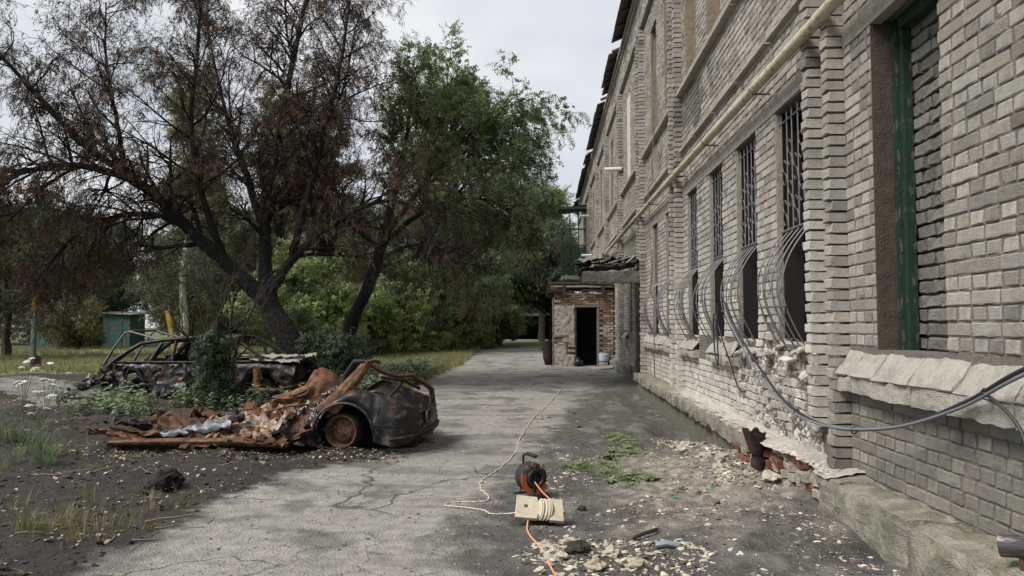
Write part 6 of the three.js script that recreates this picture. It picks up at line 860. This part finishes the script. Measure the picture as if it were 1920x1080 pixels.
  patch('edge_grass', 'long green grass clump at the frame edge on the burnt soil', TALL, [...cl(-5.45, 7.1, 0.55, 0.8, 20, 0.3, 0.7), ...cl(-6.6, 8.8, 0.6, 0.8, 14, 0.4, 0.8)], deep);
  patch('soil_weeds', 'scattered thin grass and weeds on the burnt soil', TUFT, [...cl(-3.6, 5.4, 0.9, 0.9, 46, 0.3, 0.9), ...cl(-5.5, 9.5, 2.5, 2.5, 120, 0.3, 0.8), ...cl(-3.3, 5.0, 0.3, 0.3, 20, 0.5, 1.0)], dryG);
  // saplings of glossy leaves and white umbels, each plant its own
  const umbel = (x, D, h, n, lab) => { const t = thing('umbel_plant', lab, 'flower', x, gy(x, D), D, 0, 'white umbel flowers'), stem = mat(C(0.10, 0.13, 0.06)), wh = mat(C(0.72, 0.72, 0.66)); for (let k = 0; k < n; k++) { const a = R() * 6.28, l = h * (0.45 + 0.75 * R()), ex = Math.cos(a) * 0.25 * R(), ez = Math.sin(a) * 0.25 * R(); obj('stalk', new MB().tube([v3(0, 0, 0), v3(ex * 0.4, l * 0.55, ez * 0.4), v3(ex, l, ez)], [0.006, 0.005, 0.003], 5).geo(), stem, t); const m = new MB(), r = 0.035 + 0.03 * R(); for (let q = 0; q < 26; q++) { const b = q * 2.4, rr = r * Math.sqrt(q / 26) * 1.15; m.add(new THREE.IcosahedronGeometry(0.013, 0), M4(ex + Math.cos(b) * rr, l + 0.02 - rr * rr * 7 + 0.006 * R(), ez + Math.sin(b) * rr, R(), R(), 0, 1, 0.6, 1)); } const fh = obj('flower_head', m.geo(), k % 3 === 1 ? mat(C(0.55, 0.56, 0.46)) : wh, t); const tl = M4(ex, l, ez, (R() - 0.5) * 0.9, 0, (R() - 0.5) * 0.9, 0.7 + 0.5 * R()).multiply(M4(-ex, -l, -ez)); fh.applyMatrix4(tl); } };
  umbel(-7.6, 11.0, 0.75, 4, 'white umbel flowers on tall stalks left of the green weeds'); umbel(-8.1, 11.2, 0.8, 4, 'cluster of white umbels nearest the side path'); umbel(-7.35, 10.2, 0.55, 4, 'low white umbels in front of the flower group'); umbel(-8.2, 12.2, 0.7, 3, 'white umbels at the edge of the frame by the side path'); umbel(-6.8, 9.8, 0.4, 3, 'short white umbels nearest the long grass');
}
// ---------------------------------------------------------------- litter: chips of plaster, stones, dead leaves, twigs
{
  const R = rng(707), chipG = [1, 2, 3].map((s) => toCreasedNormals(rock(1, s * 3.7, 0, 0.45), 0.3)), stone = mat(0xffffff, { roughness: 0.95 }); chipG.forEach((g, i) => g.scale(1.25, 0.55, 0.8 - 0.1 * i));
  const scatter = (name, label, geos, n, place, size, col, flat = 1) => geos.forEach((g) => { const ms = [], cs = []; for (let k = 0; k < n / geos.length; k++) { const p = place(); if (!p) continue; const s = size(R), y = gy(p[0], p[1]); ms.push(M4(p[0], y + s * 0.05 * flat + (p[2] ?? 0), -p[1], (R() - 0.5) * 0.8, R() * 6.28, (R() - 0.5) * 0.8, s, s * flat, s * (0.6 + 0.8 * R()))); cs.push(col(R)); } tag(inst(name, g, stone, ms, cs), label, null, null, 'stuff'); });
  const pale = (Q) => { const k = 0.55 + 0.6 * Q(); const r = Q(); return r < 0.05 ? C(0.2, 0.09, 0.06) : r < 0.5 ? C(0.2 * k, 0.18 * k, 0.155 * k) : C(0.56 * k, 0.51 * k, 0.43 * k); };
  scatter('rubble_chips', 'pale plaster and brick chips strewn along the broken wall', chipG, 12000, () => { const D = 3.8 + 6.0 * Math.pow(R(), 0.8), x = 1.95 - 2.0 * Math.pow(R(), 1.4) * (D < 9 ? 1 : 0.3); return N2(x * 1.3 + 4, D * 1.1) + 0.5 * N2(x * 4, D * 4) + R() * 0.6 > 0.3 ? [x, D] : null; }, (Q) => 0.004 + 0.02 * Math.pow(Q(), 5), pale);
  scatter('rubble_chips', 'pale plaster and brick chips strewn along the broken wall', chipG, 1500, () => { const a = R() * 6.28, r = Math.sqrt(R()); return [0.42 + Math.cos(a) * r * 0.62, 4.75 + Math.sin(a) * r * 0.5]; }, (Q) => 0.006 + 0.026 * Math.pow(Q(), 3.5), (Q) => { const k = 0.6 + 0.5 * Q(); return Q() < 0.4 ? C(0.09 * k, 0.085 * k, 0.075 * k) : C(0.58 * k, 0.53 * k, 0.42 * k); });
  scatter('wall_foot_rubble', 'heap of plaster crumbs at the foot of the ruined wall', chipG, 2600, () => { const D = 6.4 + 3.6 * R(), x = 2.0 - 0.55 * Math.pow(R(), 1.5); return [x, D, 0]; }, (Q) => 0.006 + 0.03 * Math.pow(Q(), 4), pale);
  scatter('ledge_rubble', 'plaster crumbs lying on the plinth ledge', chipG, 1800, () => { const D = 5.6 + 6.5 * Math.pow(R(), 1.3), x = 2.28 - 0.22 * R(); return [x, D, 0.355 - gy(x, D)]; }, (Q) => 0.006 + 0.02 * Math.pow(Q(), 3), (Q) => { const k = 0.7 + 0.4 * Q(); return C(0.62 * k, 0.58 * k, 0.52 * k); });
  scatter('path_grit', 'small stones and grit on the path and asphalt', chipG, 4200, () => { const D = 4 + 18 * R() * R(), x = -2.6 + 4.6 * R(); return [x, D]; }, (Q) => 0.004 + 0.012 * Math.pow(Q(), 3), (Q) => { const k = Q(); return k < 0.5 ? C(0.05, 0.047, 0.044) : C(0.42 * k, 0.39 * k, 0.34 * k); });
  const leafG = [1, 2].map((s) => { const m = new MB(); m.sheet(2, 4, (u, v) => { const w = 0.32 * Math.sin(Math.PI * clamp(v * 0.96 + 0.02)) * (u - 0.5) * 2; return [w, 0.18 * Math.abs(w) * (s === 1 ? 1 : -1) + 0.16 * Math.sin(v * 3 + s), v - 0.5]; }); return m.geo(); });
  scatter('leaf_litter', 'pale dead leaves and scraps scattered over the burnt soil', leafG, 7000, () => { const D = 4 + 13 * Math.pow(R(), 1.1), x = -2.2 - 8 * R() * (D / 15 + 0.25); return zone(x, D) === 0 && N2(x * 0.9, D * 0.9) + R() > 0.25 ? [x, D, 0.004] : null; }, (Q) => 0.018 + 0.04 * Q() * Q(), (Q) => { const k = Q(); return k < 0.45 ? C(0.30, 0.26, 0.20) : k < 0.8 ? C(0.13, 0.09, 0.055) : C(0.48, 0.45, 0.38); });
  scatter('leaf_litter', 'pale dead leaves and scraps around the flattened wreck', leafG, 900, () => [-5.1 + 3.6 * R(), 7.85 + 0.6 * R(), 0.01], (Q) => 0.02 + 0.05 * Q() * Q(), (Q) => { const q = Q(); return q < 0.3 ? C(0.36, 0.31, 0.22) : q < 0.7 ? C(0.12, 0.08, 0.05) : C(0.05, 0.045, 0.04); });
  scatter('soil_clods', 'black crumbs of earth on the burnt soil', chipG, 6000, () => { const D = 3.8 + 12 * Math.pow(R(), 1.4), x = -2.3 - 8 * R() * (D / 15 + 0.2); return zone(x, D) === 0 ? [x, D] : null; }, (Q) => 0.008 + 0.03 * Math.pow(Q(), 3), (Q) => C(0.035 + 0.03 * Q(), 0.03 + 0.025 * Q(), 0.026 + 0.02 * Q()), 1.3);
  const tw = new MB(), add = (x, D, l, a, r) => { const p = []; for (let k = 0; k <= 5; k++) { const f = k / 5 - 0.5, xx = x + Math.cos(a) * l * f + 0.04 * l * N2(k, x * 9), dd = D + Math.sin(a) * l * f + 0.05 * l * N2(k + 5, D * 9); p.push(V(xx, gy(xx, dd) + r + 0.02 * l * Math.abs(N2(k * 0.7, x)), dd)); } tw.tube(p, p.map((_, k) => r * (1 - 0.12 * k)), 4); };
  for (let k = 0; k < 150; k++) { const D = 4.2 + 11 * Math.pow(R(), 1.3), x = -2.3 - 7 * R() * (D / 15 + 0.25); add(x, D, 0.12 + 0.4 * R() * R(), R() * 3.1, 0.003 + 0.004 * R()); } [[-2.75, 5.55, 0.5, 0.7], [-3.9, 7.1, 0.6, 2.2], [-3.4, 5.2, 0.4, 0.3], [-4.6, 6.9, 0.5, 0.2]].forEach(([x, D, l, a]) => add(x, D, l, a, 0.006));
  tag(obj('fallen_twigs', tw.geo(), mat(C(0.24, 0.20, 0.15))), 'bare twigs lying about on the burnt soil', null, null, 'stuff');
  const clod = thing('black_clod', 'lump of black charred earth alone on the soil', 'clod', -3.32, gy(-3.32, 6.4), 6.45); obj('clod_body', rock(0.11, 5.5, 3, 0.85).translate(0, 0.055, 0), mat(C(0.012, 0.011, 0.011), { bumpMap: rough1, bumpScale: 0.02 }), clod); obj('clod_crumbs', rock(0.06, 7.5, 2, 0.7).translate(-0.13, 0.02, 0.03), mat(C(0.018, 0.016, 0.015)), clod); obj('red_scrap', crumple(0.13, 0.06, 3, 0.01, 0.02).translate(0.03, 0.02, 0.12), mat(C(0.10, 0.03, 0.025)), clod);
  // larger broken lumps one can pick out
  const lump = (x, D, s, c, lab, grp, cat = 'rubble') => { const o = tag(obj('rubble_lump', toCreasedNormals(rock(s, x * 7 + D, 2, 0.62), 0.4), mat(c, { map: scaled(stoneCol, 3), bumpMap: rough1, bumpScale: 0.01 })), lab, cat, grp); o.position.set(x, gy(x, D) + s * 0.3, -D); o.rotation.y = x * 13; };
  const P = C(0.60, 0.55, 0.45), Y = C(0.52, 0.47, 0.36), K = C(0.05, 0.047, 0.043), grp = 'lumps of rubble by the broken wall';
  [[0.05, 4.72, 0.065, C(0.66, 0.62, 0.55), 'rounded white lump nearest the orange cord'], [0.0, 4.98, 0.05, P, 'small cream lump just beyond the white one by the orange cord'], [0.2, 4.9, 0.075, K, 'dark asphalt lump in the heap of cream rubble'], [0.3, 4.62, 0.06, Y, 'long yellowish slab of rubble at the frame bottom'], [0.42, 4.85, 0.06, P, 'cream lump in the middle of the near rubble heap'], [0.55, 4.6, 0.06, Y, 'flat yellow crumbling lump at the near heap end'], [0.14, 5.06, 0.05, P, 'cream lump at the far side of the near heap'], [1.62, 7.75, 0.075, C(0.55, 0.5, 0.43), 'squarish pale block left of the rusty pipe stub'], [1.75, 7.55, 0.07, C(0.52, 0.47, 0.4), 'second pale block touching the rusty pipe stub'], [1.66, 7.3, 0.05, P, 'small pale lump below the two blocks'], [1.98, 6.75, 0.08, C(0.6, 0.56, 0.48), 'flat pale plate of plaster under the red bricks'], [1.15, 6.5, 0.05, C(0.3, 0.27, 0.23), 'grey lump in the dusty patch'], [1.3, 6.05, 0.07, C(0.25, 0.22, 0.19), 'brown lump at the edge of the dusty patch'], [1.55, 8.6, 0.07, P, 'pale lump beneath the plinth overhang'], [1.7, 9.2, 0.06, P, 'pale lump at the far end of the wall rubble'], [0.28, 6.0, 0.035, K, 'black cinder on the asphalt right of the winder board']].forEach(([x, D, s, c, lab]) => lump(x, D, s, c, lab, grp));
  const gl = mat(C(0.05, 0.42, 0.16), { roughness: 0.25 }); [[1.05, 6.2, 'nearer'], [1.42, 6.45, 'farther']].forEach(([x, D, w]) => { const o = tag(obj('green_scrap', crumple(0.07, 0.035, x * 5, 0.012, 0.01), gl), w + ' of two bright green plastic scraps in the dusty patch', 'scrap', 'green plastic scraps'); o.position.set(x, gy(x, D) + 0.02, -D); });
  const bp = tag(obj('grey_plastic_strip', new MB().tube([v3(-0.07, 0, 0), v3(0, 0.012, 0), v3(0.08, 0, 0.01)], [0.02, 0.024, 0.018], 8, true).geo(), mat(C(0.22, 0.25, 0.29), { roughness: 0.5 })), 'short blue-grey plastic tube lying in the near rubble', 'scrap'); bp.position.set(0.78, gy(0.78, 4.95) + 0.02, -4.95);
  const rb = tag(obj('black_rubber_strip', new MB().tube([v3(-0.09, 0, 0.04), v3(-0.02, 0.02, 0), v3(0.09, 0.03, -0.08)], 0.013, 7, true).geo(), mat(C(0.02, 0.02, 0.02))), 'curved strip of black rubber in the near rubble', 'scrap'); rb.position.set(0.68, gy(0.68, 5.2) + 0.015, -5.2);
  // slab edge of old paving at the frame bottom, and a downpipe shoe at the right edge
  const sh = thing('downpipe_shoe', 'grey downpipe elbow on the ledge at the right edge of the frame', 'pipe', 2.12, 0.36, 3.45), sm2 = mat(C(2.2, 2.2, 2.2), { roughness: 0.65, metalness: 0.2, map: burntCol, bumpMap: grit, bumpScale: 0.006 }); obj('elbow', new MB().tube([v3(0.1, 0.5, 0.1), v3(0.09, 0.22, 0.1), v3(0.03, 0.12, 0.06), v3(-0.08, 0.1, -0.04)], 0.05, 12).geo(), sm2, sh); obj('stay', new MB().tube([v3(-0.02, 0.08, 0.02), v3(-0.02, -0.3, 0.02)], 0.014, 6, true).geo(), sm2, sh);
}
renderer.render(scene, camera);
